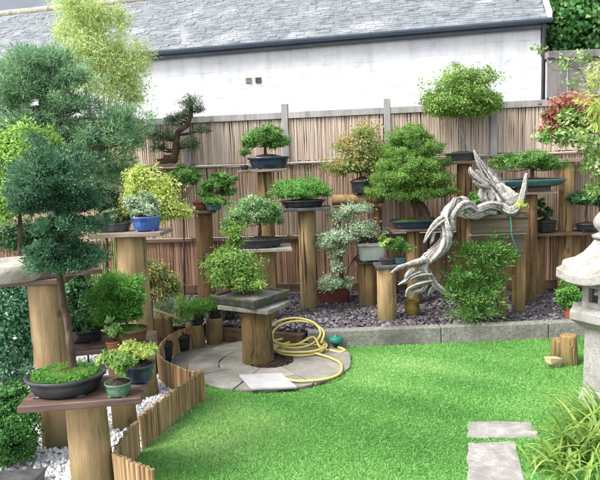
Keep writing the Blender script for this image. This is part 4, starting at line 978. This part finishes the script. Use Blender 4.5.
# ---- shelves at the right of the fence
t, z = stand('brown post stand by the fence with a small mossy board at the right', 566, 162, 6.15, 14, KZ - 0.03, [(553, 590, 0.24, 0.03, 0, 'board_grey', 0.0)], 'post_warm')
c = P(566, 6.12, KZ); t = thing('plank_shelf', 'long dark plank shelf along the fence at the right', 'shelf', c)
a = W(534, 234, Y=6.1); b = W(625, 231, Y=6.05); mb = MB(); mb.box((a + b) / 2, (b[0] - a[0], 0.2, 0.03), -0.05); mb.build('plank', MT['rail_dark'], t, bevel=0.003)
for q in (541, 575, 612):
    p = W(q, 240, Y=6.16); post_mesh((p[0], 6.17), KZ - 0.03, a[2] - 0.018, 0.05, q).build('post', MT['post_dark'], t)
zs = a[2] + 0.018
bonsai('potted_plant', 'small dark plant in a black square pot on the plank shelf', 'potted plant', 546, 6.06, zs, 17, 12, 'plastic', [(546, 222), (545, 214)], [(544, 213, 8, 7), (541, 204, 5, 6)], 'deep', 330, 0.03, group='small pots on boards', e=6, dep=0.9, r0=0.006, r1=0.003)
bonsai('spreading_bonsai', 'low spreading dark green tree at the right of the plank shelf', 'bonsai', 588, 6.02, zs, 24, 8, 'pot_black', [(588, 224), (586, 215), (587, 205)], [(578, 199, 11, 8), (590, 197, 13, 9), (602, 200, 10, 8)], 'deep', 1500, 0.028, dep=0.7, r0=0.014, r1=0.008, wd=0.55)

# ---- timber table with the driftwood
zt_ = W(500, 214, Y=5.3)[2]; c = P(499, 5.5, KZ - 0.03)
t = thing('timber_table', 'heavy brown timber box table under the silver driftwood', 'table', c)
xa, xb = W(470, 220, Y=5.3)[0], W(528, 220, Y=5.3)[0]
mb = MB(); mb.box(((xa + xb) / 2, 5.5, zt_ - 0.02), (xb - xa + 0.03, 0.46, 0.04)); mb.build('tabletop', MT['table_wood'], t, bevel=0.005)
mb = MB(); mb.box(((xa + xb) / 2, 5.305, zt_ - 0.10), (xb - xa, 0.045, 0.118)); mb.build('front_beam', MT['table_wood'], t, bevel=0.004)
mb = MB(); mb.box(((xa + xb) / 2, 5.33, zt_ - 0.175), (xb - xa - 0.01, 0.03, 0.022)); mb.build('batten', MT['rail'], t, bevel=0.002)
mb = MB(); mb.box(((xa + xb) / 2, 5.345, zt_ - 0.27), (xb - xa - 0.04, 0.03, 0.16)); mb.build('apron', MT['table_wood'], t, bevel=0.004)
for i, (q, yy) in enumerate(((474, 5.62), (503, 5.33), (522, 5.45), (520, 5.66))):
    p = P(q, yy, 0.6); mb = MB(); mb.box((p[0], yy + 0.06, (KZ - 0.03 + zt_ - 0.042) / 2), (0.085, 0.085, zt_ - 0.042 - KZ + 0.03)); mb.build('leg', MT['post_warm'] if i else MT['post_dark'], t, bevel=0.006)
mb = MB(); p0 = W(511, 213, Y=5.25); mb.tube(spline([W(498, 213, Y=5.4) + (0, 0, .01), W(508, 212, Y=5.28) + (0, 0, .012), W(511, 222, Y=5.262), W(512, 236, Y=5.26), W(517, 250, Y=5.27), W(519, 258, Y=5.28)], 5), 0.0065, 7)
tag(mb.build('cord', MT['rope'], None, smooth=True, origin=p0), 'teal cord hanging over the front of the timber table', 'cord')

# driftwood tree
c = P(492, 5.42, zt_); t = thing('driftwood_tree', 'silver twisted driftwood trunk cascading left off the timber table', 'driftwood', c)
mb = MB()


def drift(pts, rads, seed, Y=5.3, flat=0.8, sides=22, k=9):
    P3 = [W(p[0], p[1], Y=Y + (p[2] if len(p) > 2 else 0)) for p in pts]; sp = spline(P3, k); n = len(sp)
    rr = np.interp(np.linspace(0, len(rads) - 1, n), range(len(rads)), [S(q, Y) * 1.08 for q in rads])
    g = np.random.default_rng(seed); rr = rr * (1 + 0.09 * np.sin(np.linspace(0, 9, n) + g.uniform(0, 6)) + g.normal(0, 0.03, n))
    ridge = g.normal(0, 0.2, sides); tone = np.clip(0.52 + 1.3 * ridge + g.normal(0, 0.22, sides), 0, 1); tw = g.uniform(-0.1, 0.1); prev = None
    V = []; A = []; Fs = []
    for i in range(n):
        t_ = sp[min(i + 1, n - 1)] - sp[max(i - 1, 0)]; t_ = t_ / (np.linalg.norm(t_) + 1e-9)
        u = np.cross(t_, [1.0, 0, 0] if abs(t_[0]) < 0.8 else [0, 1.0, 0]) if prev is None else prev - t_ * np.dot(prev, t_)
        u /= np.linalg.norm(u) + 1e-9; w_ = np.cross(t_, u); prev = u
        for q in range(sides):
            an = 2 * PI * q / sides + tw * i
            r = rr[i] * (1 + ridge[q] + g.normal(0, 0.03))
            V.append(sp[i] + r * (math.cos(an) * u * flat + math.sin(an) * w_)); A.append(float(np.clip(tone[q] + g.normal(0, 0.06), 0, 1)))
    for i in range(n - 1):
        for q in range(sides):
            j = (q + 1) % sides; Fs.append((i * sides + q, i * sides + j, (i + 1) * sides + j, (i + 1) * sides + q))
    Fs += [tuple(range(sides - 1, -1, -1)), tuple((n - 1) * sides + q for q in range(sides))]
    o_ = len(mb.v); mb.v += [tuple(p) for p in V]; mb.f += [tuple(o_ + q for q in f) for f in Fs]; mb.a += A; mb.m += [0] * len(Fs)


# main hulk on the table
drift([(497, 214, 0.12), (493, 203, 0.10), (494, 192, 0.08), (490, 181, 0.08), (484, 170, 0.06), (478, 160, 0.05), (474, 150, 0.05)], [11, 12, 11, 8, 4.5, 3, 1.0], 1)
drift([(500, 215, 0.09), (499, 203, 0.08), (495, 192, 0.08), (488, 181, 0.07)], [13, 14, 11, 5], 23)
drift([(489, 214, 0.06), (488, 203, 0.05), (486, 194, 0.05), (489, 184, 0.05), (481, 176, 0.04), (476, 170, 0.03)], [5, 6, 5.5, 4.5, 2.6, 0.8], 21)
drift([(502, 214, 0.05), (500, 202, 0.04), (494, 190, 0.04), (487, 177, 0.04), (481, 165, 0.03), (476, 156, 0.03)], [5, 6, 5, 4, 2.2, 0.7], 22)
drift([(506, 213, 0.10), (503, 204, 0.09), (498, 194, 0.08), (492, 184, 0.07), (486, 178, 0.06)], [7, 8, 7, 5, 2], 2)
drift([(492, 190, 0.05), (484, 183, 0.02), (477, 178, 0), (471, 172, 0), (470, 167, 0)], [5, 4, 3, 2.2, 0.8], 3)
drift([(488, 186, 0.02), (480, 186, 0), (473, 181, -0.02)], [4, 2.6, 0.9], 4)
drift([(500, 206, 0.0), (510, 212, -0.02), (519, 206, 0), (524, 192, 0), (527, 173, 0)], [4, 4.2, 3.4, 3, 1.2], 5)
drift([(497, 206, 0.0), (487, 206, -0.04), (477, 211, -0.08), (470, 216, -0.1), (464, 214, -0.1)], [6, 5, 4, 3.4, 2], 6)
drift([(494, 213, -0.02), (485, 212, -0.06), (474, 217, -0.1), (466, 209, -0.12)], [4, 3.5, 3, 2], 7)
# the cascade
drift([(486, 208, 0.0), (474, 212, -0.06), (465, 205, -0.1), (456, 207, -0.12), (448, 216, -0.14), (447, 228, -0.15), (445, 240, -0.15), (438, 250, -0.15), (428, 258, -0.14), (420, 264, -0.13)], [5, 5.5, 7, 7.5, 6.5, 6, 5.5, 5.8, 5.5, 4], 8, k=7)
drift([(461, 206, -0.12), (457, 200, -0.13), (452, 208, -0.15), (444, 216, -0.17)], [3, 3.8, 3.5, 2], 18)
drift([(450, 215, -0.14), (441, 220, -0.17), (433, 228, -0.18), (428, 236, -0.18), (424, 243, -0.18)], [4.5, 3.6, 3, 2.4, 0.8], 9)
drift([(434, 232, -0.18), (432, 240, -0.18), (430, 244, -0.17)], [2, 1.5, 0.6], 19)
drift([(432, 258, -0.14), (420, 262, -0.16), (408, 265, -0.18), (399, 268, -0.19), (390, 274, -0.19)], [4.5, 4, 3, 2.6, 0.8], 10)
drift([(424, 262, -0.14), (425, 270, -0.14), (430, 277, -0.14), (436, 285, -0.13), (448, 294, -0.12), (456, 300, -0.1)], [4.5, 4, 3.6, 3, 2.2, 0.8], 11)
drift([(430, 274, -0.14), (420, 274, -0.17), (411, 277, -0.18), (406, 281, -0.18), (398, 285, -0.18)], [3.5, 3.5, 3, 2.2, 0.7], 12)
drift([(432, 280, -0.14), (422, 283, -0.17), (414, 286, -0.18), (408, 290, -0.19), (406, 297, -0.19)], [3, 2.8, 2.5, 2, 0.8], 13)
drift([(426, 284, -0.15), (420, 290, -0.17), (413, 292, -0.18), (412, 298, -0.19)], [2.4, 2, 1.6, 0.7], 14)
drift([(436, 285, -0.13), (430, 292, -0.14), (428, 296, -0.14)], [2, 1.5, 0.6], 15)
drift([(413, 268, -0.18), (407, 275, -0.19), (405, 279, -0.19)], [2.4, 1.8, 0.7], 16)
mb.build('deadwood', MT['drift'], t, smooth=True)
pads = pxpads([(478, 197, 5, 8, 0.05), (521, 204, 8, 5, -0.02), (474, 201, 5, 5, 0.0)], 5.32)
crown('foliage', t, pads[1:2], LF['yellow'], 150, 0.026, seed=5)
crown('foliage', t, [pads[0], pads[2]], LF['bright'], 200, 0.026, seed=6)

# bush in front of the table
c = P(484, 5.22, KZ - 0.01); t = thing('juniper_bush', 'loose green juniper bush in front of the timber table', 'bush', c, group='shrubs in the border')
pads = pxpads([(468, 254, 13, 9, 0.03), (490, 249, 16, 8, 0.05), (504, 258, 11, 8, 0.08), (486, 264, 16, 8, 0.03), (456, 272, 9, 7, -0.02), (474, 278, 15, 9, 0.0), (464, 292, 15, 10, -0.04), (486, 294, 15, 11), (453, 286, 8, 7), (474, 308, 18, 10, -0.02), (498, 280, 8, 8, 0.04)], 5.18)
trunk_mesh([c, W(482, 300, Y=5.2), W(484, 275, Y=5.22), W(486, 258, Y=5.25)], 0.02, 0.006, pads, 31).build('trunk', MT['bark'], t, smooth=True)
crown('foliage', t, pads, LF['green'], 3000, 0.034, seed=91, wd=0.22, style='needle', clump=0.24, lpc=10, flat=1.0, rag=0.34)
# ochre pot
c = P(412, 5.55, KZ - 0.01); t = thing('ochre_pot', 'mossy ochre pot on the slate beneath the driftwood tip', 'pot', c)
mb = MB(); mb.lathe(c, [(0.05, 0), (0.06, 0.01), (0.07, 0.07), (0.066, 0.125), (0.072, 0.13), (0.06, 0.134), (0.055, 0.11)], 24); mb.build('body', MT['pot_ochre'], t, smooth=True)
mb = MB(); mb.lathe(c, [(0.058, 0.118), (0.01, 0.122)], 18); mb.build('soil', MT['soil'], t)

# ---- stone lantern
LY = 3.72; c = P(604, LY, 0.0); t = thing('stone_lantern', 'pale granite garden lantern with a hexagonal upswept roof', 'lantern', c)
def hexr(r, z, lift=0.0, yw=0.0, sub=4):
    ring = []
    for k in range(6):
        a0 = PI + yw + k * PI / 3; a1 = a0 + PI / 3
        p0 = np.array([math.cos(a0), math.sin(a0)]) * r; p1 = np.array([math.cos(a1), math.sin(a1)]) * r
        for s_ in range(sub):
            f = s_ / sub; p = p0 + (p1 - p0) * f; li = lift * abs(2 * f - 1) ** 2.2
            ring.append((c[0] + p[0], c[1] + p[1], z + li))
    return ring
mb = MB(); mb.loft([hexr(0.16, 0), hexr(0.16, 0.03), hexr(0.14, 0.10)]); mb.build('base', MT['granite'], t, bevel=0.005)
mb = MB(); mb.loft([hexr(0.135, 0.10), hexr(0.13, 0.485)]); mb.build('column', MT['granite'], t, bevel=0.006)
mb = MB(); mb.loft([hexr(0.145, 0.535), hexr(0.20, 0.575), hexr(0.225, 0.59), hexr(0.225, 0.645), hexr(0.15, 0.665)]); mb.v = [(p[0], p[1], p[2] - 0.05) for p in mb.v]; mb.build('platform', MT['granite'], t, bevel=0.006)
mb = MB()
for k in range(6):
    a0 = PI + k * PI / 3; a1 = a0 + PI / 3
    p0 = np.array([math.cos(a0), math.sin(a0)]) * 0.15; p1 = np.array([math.cos(a1), math.sin(a1)]) * 0.15; d_ = (p1 - p0); nrm = (p0 + p1) / 2; nrm = nrm / np.linalg.norm(nrm); yw_ = math.atan2(d_[1], d_[0]); L_ = np.linalg.norm(d_)
    mid = (p0 + p1) / 2 - nrm * 0.02; u_ = d_ / L_
    for s_ in (-1, 1):
        q = mid + u_ * s_ * (L_ / 2 - 0.022); mb.box((c[0] + q[0], c[1] + q[1], 0.742), (0.044, 0.04, 0.154), yw_)
    mb.box((c[0] + mid[0], c[1] + mid[1], 0.682), (L_ - 0.088, 0.036, 0.034), yw_); mb.box((c[0] + mid[0], c[1] + mid[1], 0.803), (L_ - 0.088, 0.036, 0.032), yw_)
mb.v = [(p[0], p[1], p[2] - 0.05) for p in mb.v]; mb.build('light_box', MT['granite'], t, bevel=0.003)
mb = MB(); mb.loft([hexr(0.13, 0.822), hexr(0.295, 0.822, 0.028), hexr(0.312, 0.828, 0.032), hexr(0.312, 0.875, 0.04), hexr(0.285, 0.893, 0.035), hexr(0.225, 0.928, 0.018), hexr(0.165, 0.975, 0.008), hexr(0.11, 1.035, 0.003), hexr(0.075, 1.085, 0)]); mb.v = [(p[0], p[1], p[2] - 0.05) for p in mb.v]; mb.build('roof', MT['granite'], t, bevel=0.005)
mb = MB(); mb.lathe(c, [(0.085, 1.083), (0.09, 1.10), (0.055, 1.115), (0.05, 1.125), (0.075, 1.15), (0.083, 1.18), (0.07, 1.215), (0.04, 1.25), (0.008, 1.285)], 24); mb.v = [(p[0], p[1], p[2] - 0.05) for p in mb.v]; mb.build('finial', MT['granite'], t, smooth=True)

# ---- items by the lantern
for lab, q, yb, wp, hp, Y in (('taller brown log stump beside the stone lantern', 570, 373, 17, 32, 4.42), ('shorter brown log stump left of the taller stump', 557, 370, 15, 25, 4.5)):
    c = P(q, Y, 0); t = thing('log_stump', lab, 'stump', c, group='log stumps'); post_mesh(c, 0, S(hp, Y), S(wp, Y) / 2, q).build('log', MT['post_warm'], t, bevel=0.003)
c = P(553, 4.36, 0.0); t = thing('wood_offcut', 'pale wedge of cut wood lying on the grass by the stumps', 'wood', c)
mb = MB(); mb.box((c[0], c[1], 0.065), (0.105, 0.08, 0.045), 0.3, jit=0.006); mb.box((c[0] + 0.03, c[1] + 0.02, 0.022), (0.05, 0.05, 0.044), 0.3); mb.build('block', MT['cream_wood'], t, bevel=0.004)
bonsai('potted_shrub', 'small bright green bush in a red pot left of the lantern', 'shrub', 570, 5.2, KZ - 0.02, 13, 14, 'pot_terra', [(570, 312), (570, 298)], [(568, 293, 11, 11), (577, 300, 10, 12), (572, 306, 10, 6)], 'bright', 900, 0.03, group='shrubs in the border', dep=1.0, r0=0.006, r1=0.003, wd=0.5)

# ---- lilies at the lantern's foot
def strap_clump(label, spots, n, L, seed, mat='lily'):
    g = np.random.default_rng(seed); c0 = spots[0]; t = thing('daylily_clump', label, 'plant', c0, group='strap leaved clumps'); VV = []; QQ = []; AA = []
    for i in range(n):
        b = np.array(spots[i % len(spots)]) + np.array([g.normal(0, 0.05), g.normal(0, 0.05), 0]); az = g.uniform(0, 2 * PI); l = L * g.uniform(0.5, 1.15); w_ = g.uniform(0.006, 0.011); cv = g.uniform(0.6, 1.6)
        h = np.array([math.cos(az), math.sin(az), 0]); sd = np.array([-h[1], h[0], 0]); el = g.uniform(0.9, 1.45); p = b.copy(); K = 8; a = float(np.clip(g.normal(0.5, 0.22), 0, 1)); o = len(VV)
        for k in range(K + 1):
            f = k / K; ww = w_ * (1 - f ** 2.5) + 0.0006; VV += [p - sd * ww, p + sd * ww]; AA += [a, a]
            e_ = el - cv * 1.6 * f; p = p + (h * math.cos(e_) + np.array([0, 0, 1]) * math.sin(e_)) * l / K; p[2] = max(p[2], 0.012)
            if k < K: QQ.append((o + 2 * k, o + 2 * k + 1, o + 2 * k + 3, o + 2 * k + 2))
    return meshobj('leaves', np.array(VV), quads=np.array(QQ), mat=LF[mat], parent=t, attr=AA)
strap_clump('large clump of arching yellow green strap leaves at the lantern foot', [P(598, 3.2, 0), P(584, 3.0, 0), P(606, 3.0, 0), P(604, 3.3, 0)], 330, 0.40, 1)
strap_clump('smaller loose clump of strap leaves beside the path slabs', [P(556, 2.95, 0), P(566, 2.8, 0)], 60, 0.26, 2)

# ---- path slabs
for s, lab in ((st1, 'short crosswise path slab of pale stone in the lawn'), (st2, 'long pale path slab in the lawn nearest the camera')):
    c = np.mean(s, 0); t = thing('path_slab', lab, 'paving slab', (c[0], c[1], 0), group='path slabs'); g = np.random.default_rng(int(c[1] * 100)); ring = []
    for i in range(4):
        for k in range(6):
            q = np.array(s[i]) + (np.array(s[(i + 1) % 4]) - np.array(s[i])) * k / 6; ring.append(q + (g.normal(0, 0.006, 2) if k else 0))
    mb = MB(); mb.loft([[(x, y, 0.0) for x, y in ring], [(x, y, 0.014) for x, y in ring]]); mb.build('slab', MT['step'], t, bevel=0.005)

# ---- pale tile at the front of the round
c4 = [W(x, y, z=0.05) for x, y in ((251, 388), (297, 386), (281, 373), (239, 375))]; c = np.mean(c4, 0)
mb = MB(); mb.add([(p[0], p[1], 0.032 + (0.006 if i > 1 else 0)) for i, p in enumerate(c4)] + [(p[0], p[1], 0.048 + (0.006 if i > 1 else 0)) for i, p in enumerate(c4)], [(3, 2, 1, 0), (4, 5, 6, 7), (0, 1, 5, 4), (1, 2, 6, 5), (2, 3, 7, 6), (3, 0, 4, 7)])
tag(mb.build('stone_tile', MT['tile'], None, bevel=0.003, origin=(c[0], c[1], 0.03)), 'loose pale grey tile at the front of the paved round', 'tile')

# ---- hose and sprinkler
hp = []
g = np.random.default_rng(6)
for i in range(0, 16):       # leaning loops beside the post
    f = i / 15; a = 2 * PI * f * 2.0 - 0.6
    cc = W(300 - 8 * f, 343 - 2 * f, Y=5.02); hp.append(cc + np.array([math.cos(a) * 0.21, 0.13 * math.sin(a) + 0.02 * f, 0.06 + 0.085 * math.sin(a) + 0.03 * f]))
for i in range(0, 22):       # flat loops
    f = i / 21; a = 2 * PI * f * 2.7 - 0.6; rr = 0.19 + 0.05 * math.sin(3 * f + 1)
    cc = W(297 + 6 * f, 353, z=0.0); hp.append(np.array([cc[0] + math.cos(a) * rr, cc[1] + 0.02 - 0.07 * f + math.sin(a) * rr * 0.85, 0.045 + 0.022 * (1 - f) + 0.012 * math.sin(7 * f)]))
for x, y, z in ((308, 352, 0.05), (325, 356, 0.042), (340, 363, 0.042), (340, 373, 0.042), (325, 379, 0.042), (300, 381, 0.042), (287, 379, 0.042), (281, 374, 0.05)): hp.append(W(x, y, z=z))
hp = [np.array([p[0], p[1], max(p[2], 0.038)]) for p in hp]
mb = MB(); mb.tube(spline(hp, 8), 0.0092, 9)
ho = tag(mb.build('garden_hose', MT['hose'], None, smooth=True, origin=(0, 5.0, 0)), 'coiled pale yellow garden hose on the paved round', 'hose')
mb = MB(); mb.tube(spline([W(318, 349, z=0.03), W(330, 350, z=0.03), W(340, 352, z=0.03), W(345, 350, z=0.03), W(338, 347, z=0.04)], 6), 0.0092, 9); 
tag(mb.build('hose_tail', MT['hose'], None, smooth=True, origin=W(330, 350, z=0.03)), 'short yellow hose end beneath the green sprinkler', 'hose')
c = P(336, 5.0, 0.0); t = thing('lawn_sprinkler', 'small green plastic sprinkler head at the edge of the lawn', 'sprinkler', c)
mb = MB(); mb.lathe(c, [(0.008, 0), (0.012, 0.04), (0.03, 0.06), (0.034, 0.075)], 16); mb.build('spike', MT['plastic'], t, smooth=True)
mb = MB(); mb.lathe(c, [(0.05, 0.072), (0.058, 0.08), (0.06, 0.105), (0.045, 0.118), (0.015, 0.122), (0.014, 0.135), (0.002, 0.136)], 20); mb.build('head', MT['green_plastic'], t, smooth=True)

# ---- upright log stumps with potted plants at the back of the edging
for lab, q, Y, wp, hp_, lab2, leaf in (('left log stump at the back of the log edging', 197, 5.25, 18, 24, 'grassy plant in a black pot on the left log stump', 'bright'), ('right log stump at the back of the log edging', 215, 5.35, 17, 27, 'feathery plant in a black pot on the right log stump', 'green')):
    c = P(q, Y, 0.0); t = thing('log_stump', lab, 'stump', c, group='log stumps'); post_mesh(c, 0.0, S(hp_, Y), S(wp, Y) / 2, q).build('log', MT['post_warm'], t, bevel=0.003)
    py = 346 - hp_
    bonsai('potted_plant', lab2, 'potted plant', q, Y, S(hp_, Y), 15, 9, 'plastic', [(q, py - 8), (q, py - 14)], [(q - 2, py - 14, 13, 7), (q + 5, py - 12, 8, 6)], leaf, 420, 0.04, group='black pots behind the edging', dep=1.0, r0=0.003, r1=0.002, wd=0.13, style='needle', feet=False)
for q, Y, wp, hp_, lab2, leaf, pads in ((163, 4.85, 22, 20, 'bare twiggy plant in a black pot behind the edging', 'silver', [(160, 312, 10, 7), (166, 304, 6, 8)]), (182, 5.15, 18, 16, 'grassy plant in a black pot between the edging and the stumps', 'light', [(182, 318, 9, 9), (180, 305, 6, 10)]), (228, 5.6, 16, 12, 'dark spiky plant in a black pot behind the right log stump', 'deep', [(229, 310, 9, 7)])):
    zz = GR if Y < 5.3 else KZ
    bonsai('potted_plant', lab2, 'potted plant', q, Y, zz, wp, hp_, 'plastic', [(q, 330), (q, 318)], pads, leaf, 220, 0.05, group='black pots behind the edging', dep=1.0, r0=0.004, r1=0.002, wd=0.1, style='needle', feet=False)
c = W(156, 311, Y=4.7); mb = MB(); mb.tube([W(153, 309, Y=4.68), W(165, 313, Y=4.75), W(178, 318, Y=4.85)], 0.009, 8)
tag(mb.build('bamboo_cane', MT['hose'], None, smooth=True, origin=c), 'short yellow cane resting across the black pots', 'cane')
c = P(162, 5.05, 0.0); t = thing('mossy_block', 'olive mossy timber block behind the black pots', 'block', c); mb = MB(); mb.box((c[0], c[1], 0.17), (0.2, 0.16, 0.34), 0.1); mb.build('block', MT['post_mossy'], t, bevel=0.01)

#@@BORDER
# ------------------------------------------------------------------ border trees and shrubs at the left
def shrub(name, label, cat, foot, pads, Y, leaf, n, L, trunk, r0=0.03, r1=0.01, group='shrubs in the border', bark='bark', **kw):
    SEED[0] += 7; t = thing(name, label, cat, foot, group=group); pp = pxpads(pads, Y)
    trunk_mesh([np.array(foot)] + [W(q[0], q[1], Y=Y) for q in trunk], r0, r1, pp, SEED[0]).build('trunk', MT[bark], t, smooth=True)
    crown('crown', t, pp, LF[leaf], n, L, seed=SEED[0], **kw); return t


shrub('garden_pine', 'large rounded blue green pine at the left of the garden', 'tree', P(62, 5.4, GR),
      [(42, 60, 32, 13), (18, 74, 26, 12), (68, 78, 26, 12), (38, 88, 36, 12), (8, 102, 26, 13), (70, 104, 28, 12), (32, 120, 36, 12), (62, 134, 30, 11), (8, 138, 24, 14), (118, 120, 28, 12), (100, 136, 32, 11), (124, 140, 22, 10), (88, 160, 30, 12), (45, 160, 30, 14), (112, 178, 18, 12), (70, 180, 20, 14)], 5.4, 'pine', 24000, 0.042,
      [(60, 240), (50, 180), (46, 130), (42, 85)], 0.10, 0.03, group='garden trees', wd=0.1, style='needle', clump=0.13, lpc=30, upb=0.5, rag=0.24)
t = thing('bamboo_clump', 'tall feathery yellow green bamboo behind the blue green pine', 'bamboo', P(112, 6.2, GR), group='garden trees')
mb = MB(); g = np.random.default_rng(44); b0 = P(112, 6.2, GR)
for tx, ty in ((70, 10), (80, -10), (88, -20), (95, 5), (103, 20), (118, 40), (140, 45), (128, 60), (110, 60), (84, 40), (145, 62), (126, 120)):
    e_ = W(tx, ty, Y=6.2 + g.normal(0, 0.1)); s_ = b0 + np.array([g.normal(0, 0.12), g.normal(0, 0.1), 0]); mid = s_ + (e_ - s_) * 0.55; mid[2] += 0.15; mid[0] = s_[0] + (e_[0] - s_[0]) * 0.35
    sp = spline([s_, mid, e_], 8); mb.tube(sp, [0.010 * (1 - 0.8 * i / (len(sp) - 1)) for i in range(len(sp))], 6)
mb.build('culms', MT['culm'], t, smooth=True)
pp = pxpads([(84, 22, 22, 26), (72, 2, 16, 16), (96, 52, 22, 24), (86, 62, 20, 24), (112, 82, 18, 20), (141, 57, 11, 16), (128, 76, 14, 18), (132, 96, 9, 12), (125, 150, 9, 26), (132, 130, 8, 14), (62, 30, 8, 10), (100, 12, 16, 16), (121, 20, 8, 14), (118, 48, 8, 14)], 6.2)
crown('foliage', t, pp, LF['bamboo'], 4300, 0.065, seed=45, wd=0.18, droop=0.5, clump=0.3, lpc=6, rag=0.28, flat=1.0)
shrub('lime_shrub', 'bright lime green shrub behind the dark juniper', 'shrub', P(20, 4.4, GR), [(28, 156, 28, 22), (8, 150, 22, 18), (48, 146, 16, 14), (6, 170, 20, 24), (20, 190, 26, 24), (4, 205, 18, 22), (50, 158, 14, 14)], 4.4, 'lime', 5600, 0.045, [(20, 260), (20, 200)], wd=0.45, clump=0.2, lpc=12)
shrub('golden_maple', 'bright yellow golden leaved maple behind the blue pot', 'tree', P(140, 4.9, GR), [(146, 184, 14, 12), (158, 194, 16, 12), (136, 196, 12, 13), (172, 208, 13, 10), (160, 214, 14, 8), (182, 212, 6, 8), (122, 214, 10, 9), (150, 205, 16, 10), (140, 175, 8, 8)], 4.9, 'yellow', 2600, 0.045, [(140, 280), (142, 230), (150, 200)], 0.022, 0.008, wd=0.34, clump=0.27, lpc=7, droop=0.4, rag=0.3)
shrub('grey_shrub', 'grey green twiggy shrub below the pine branches', 'shrub', P(107, 4.8, GR), [(106, 200, 12, 13), (96, 190, 12, 12), (104, 215, 9, 7)], 4.8, 'sparse', 1100, 0.04, [(107, 280), (107, 215)], 0.018, 0.006, wd=0.3, clump=0.25)
shrub('dark_shrub', 'dark green shrub between the golden maple and the fence', 'shrub', P(184, 6.1, KZ), [(182, 176, 14, 8), (192, 180, 8, 7), (173, 182, 8, 8)], 6.1, 'green', 1200, 0.035, [(184, 260), (183, 200)], 0.016, 0.006, wd=0.5)
bonsai('potted_maple', 'small pale maple with reddish leaf tips behind the low stand', 'bonsai', 152, 4.6, GR, 22, 18, 'plastic', [(152, 330), (152, 305), (150, 285)], [(150, 272, 16, 9), (166, 282, 13, 8), (140, 282, 11, 10), (156, 292, 15, 8), (172, 290, 7, 6), (146, 265, 9, 6)], 'maple', 1000, 0.05, dep=1.0, r0=0.01, r1=0.004, wd=0.35, hsk=0.08, droop=0.35, clump=0.26, lpc=8, feet=False)
shrub('camellia_shrub', 'glossy dark camellia shrub left of the tall stand', 'shrub', P(6, 3.9, GR), [(6, 300, 22, 18), (20, 312, 16, 16), (5, 330, 24, 22), (22, 345, 16, 20), (6, 362, 22, 20), (-20, 330, 30, 40)], 3.9, 'camellia', 5200, 0.042, [(6, 380), (6, 330)], wd=0.5, clump=0.2, lpc=9, flat=1.0)
shrub('box_shrub', 'dense clipped green box shrub at the bottom left', 'shrub', P(2, 3.15, GR), [(4, 425, 32, 34), (-14, 420, 32, 36), (12, 400, 20, 16), (18, 440, 17, 22)], 3.15, 'box', 9000, 0.022, [(4, 450), (4, 430)], wd=0.55, clump=0.14, lpc=22, flat=1.0, rag=0.08)
c = W(16, 470, z=0.1); mb = MB(); mb.box((c[0] - 0.05, c[1] - 0.10, 0.05), (0.36, 0.26, 0.1), 0.18, jit=0.012)
tag(mb.build('dark_stone', MT['slab_dark'], None, bevel=0.008, origin=(c[0], c[1], 0)), 'dark flat slate stone on the white gravel at the bottom left', 'stone')
shrub('filler_shrub', 'low leafy shrub in the shade behind the tall left stand', 'shrub', P(70, 4.6, GR), [(60, 300, 22, 22), (30, 310, 24, 26), (80, 330, 20, 20), (95, 310, 16, 18), (50, 235, 30, 16), (20, 235, 26, 14)], 4.7, 'deep', 2800, 0.045, [(68, 340), (66, 310)], wd=0.45, clump=0.22, lpc=10, flat=1.0)

# ---- right hand shrubs reaching into the frame
shrub('red_maple', 'red and pale green leaved maple reaching in from the right', 'tree', P(640, 4.6, GR), [(570, 102, 18, 8), (552, 116, 10, 7), (588, 110, 12, 9), (546, 127, 10, 5), (568, 122, 12, 7), (594, 122, 9, 6)], 4.6, 'redleaf', 400, 0.052, [(636, 260), (618, 160), (596, 118)], 0.03, 0.006, group='garden trees', wd=0.45, clump=0.3, lpc=7, rag=0.3, droop=0.3, flat=1.0)
shrub('pale_shrub', 'pale broad leaved shrub hanging below the red maple at the right', 'shrub', P(650, 4.5, GR), [(585, 126, 20, 12), (560, 134, 18, 8), (572, 112, 14, 8), (596, 150, 14, 16), (586, 165, 8, 10), (606, 170, 16, 18), (541, 138, 10, 5), (597, 188, 8, 10)], 4.5, 'palegreen', 290, 0.055, [(645, 260), (625, 170), (598, 140)], 0.025, 0.006, wd=0.6, clump=0.3, lpc=6, rag=0.3, droop=0.2, flat=1.0)
shrub('golden_conifer', 'drooping yellow conifer sprays at the right edge', 'tree', P(655, 4.2, GR), [(598, 78, 10, 9), (592, 98, 9, 10), (604, 100, 12, 18), (598, 118, 7, 8), (610, 70, 14, 14)], 4.2, 'yellow', 300, 0.045, [(650, 250), (632, 130), (606, 90)], 0.03, 0.006, group='garden trees', wd=0.12, style='needle', droop=0.9, clump=0.28, lpc=9, flat=1.0)
shrub('climbing_vine', 'sparse light green vine sprays before the grey plank fence', 'vine', P(600, 6.05, KZ), [(566, 64, 9, 9), (585, 56, 9, 8), (574, 82, 8, 5), (540, 49, 6, 5)], 6.05, 'palegreen', 45, 0.055, [(600, 200), (596, 110), (580, 70)], 0.012, 0.003, wd=0.5, clump=0.4, lpc=4, droop=0.3)
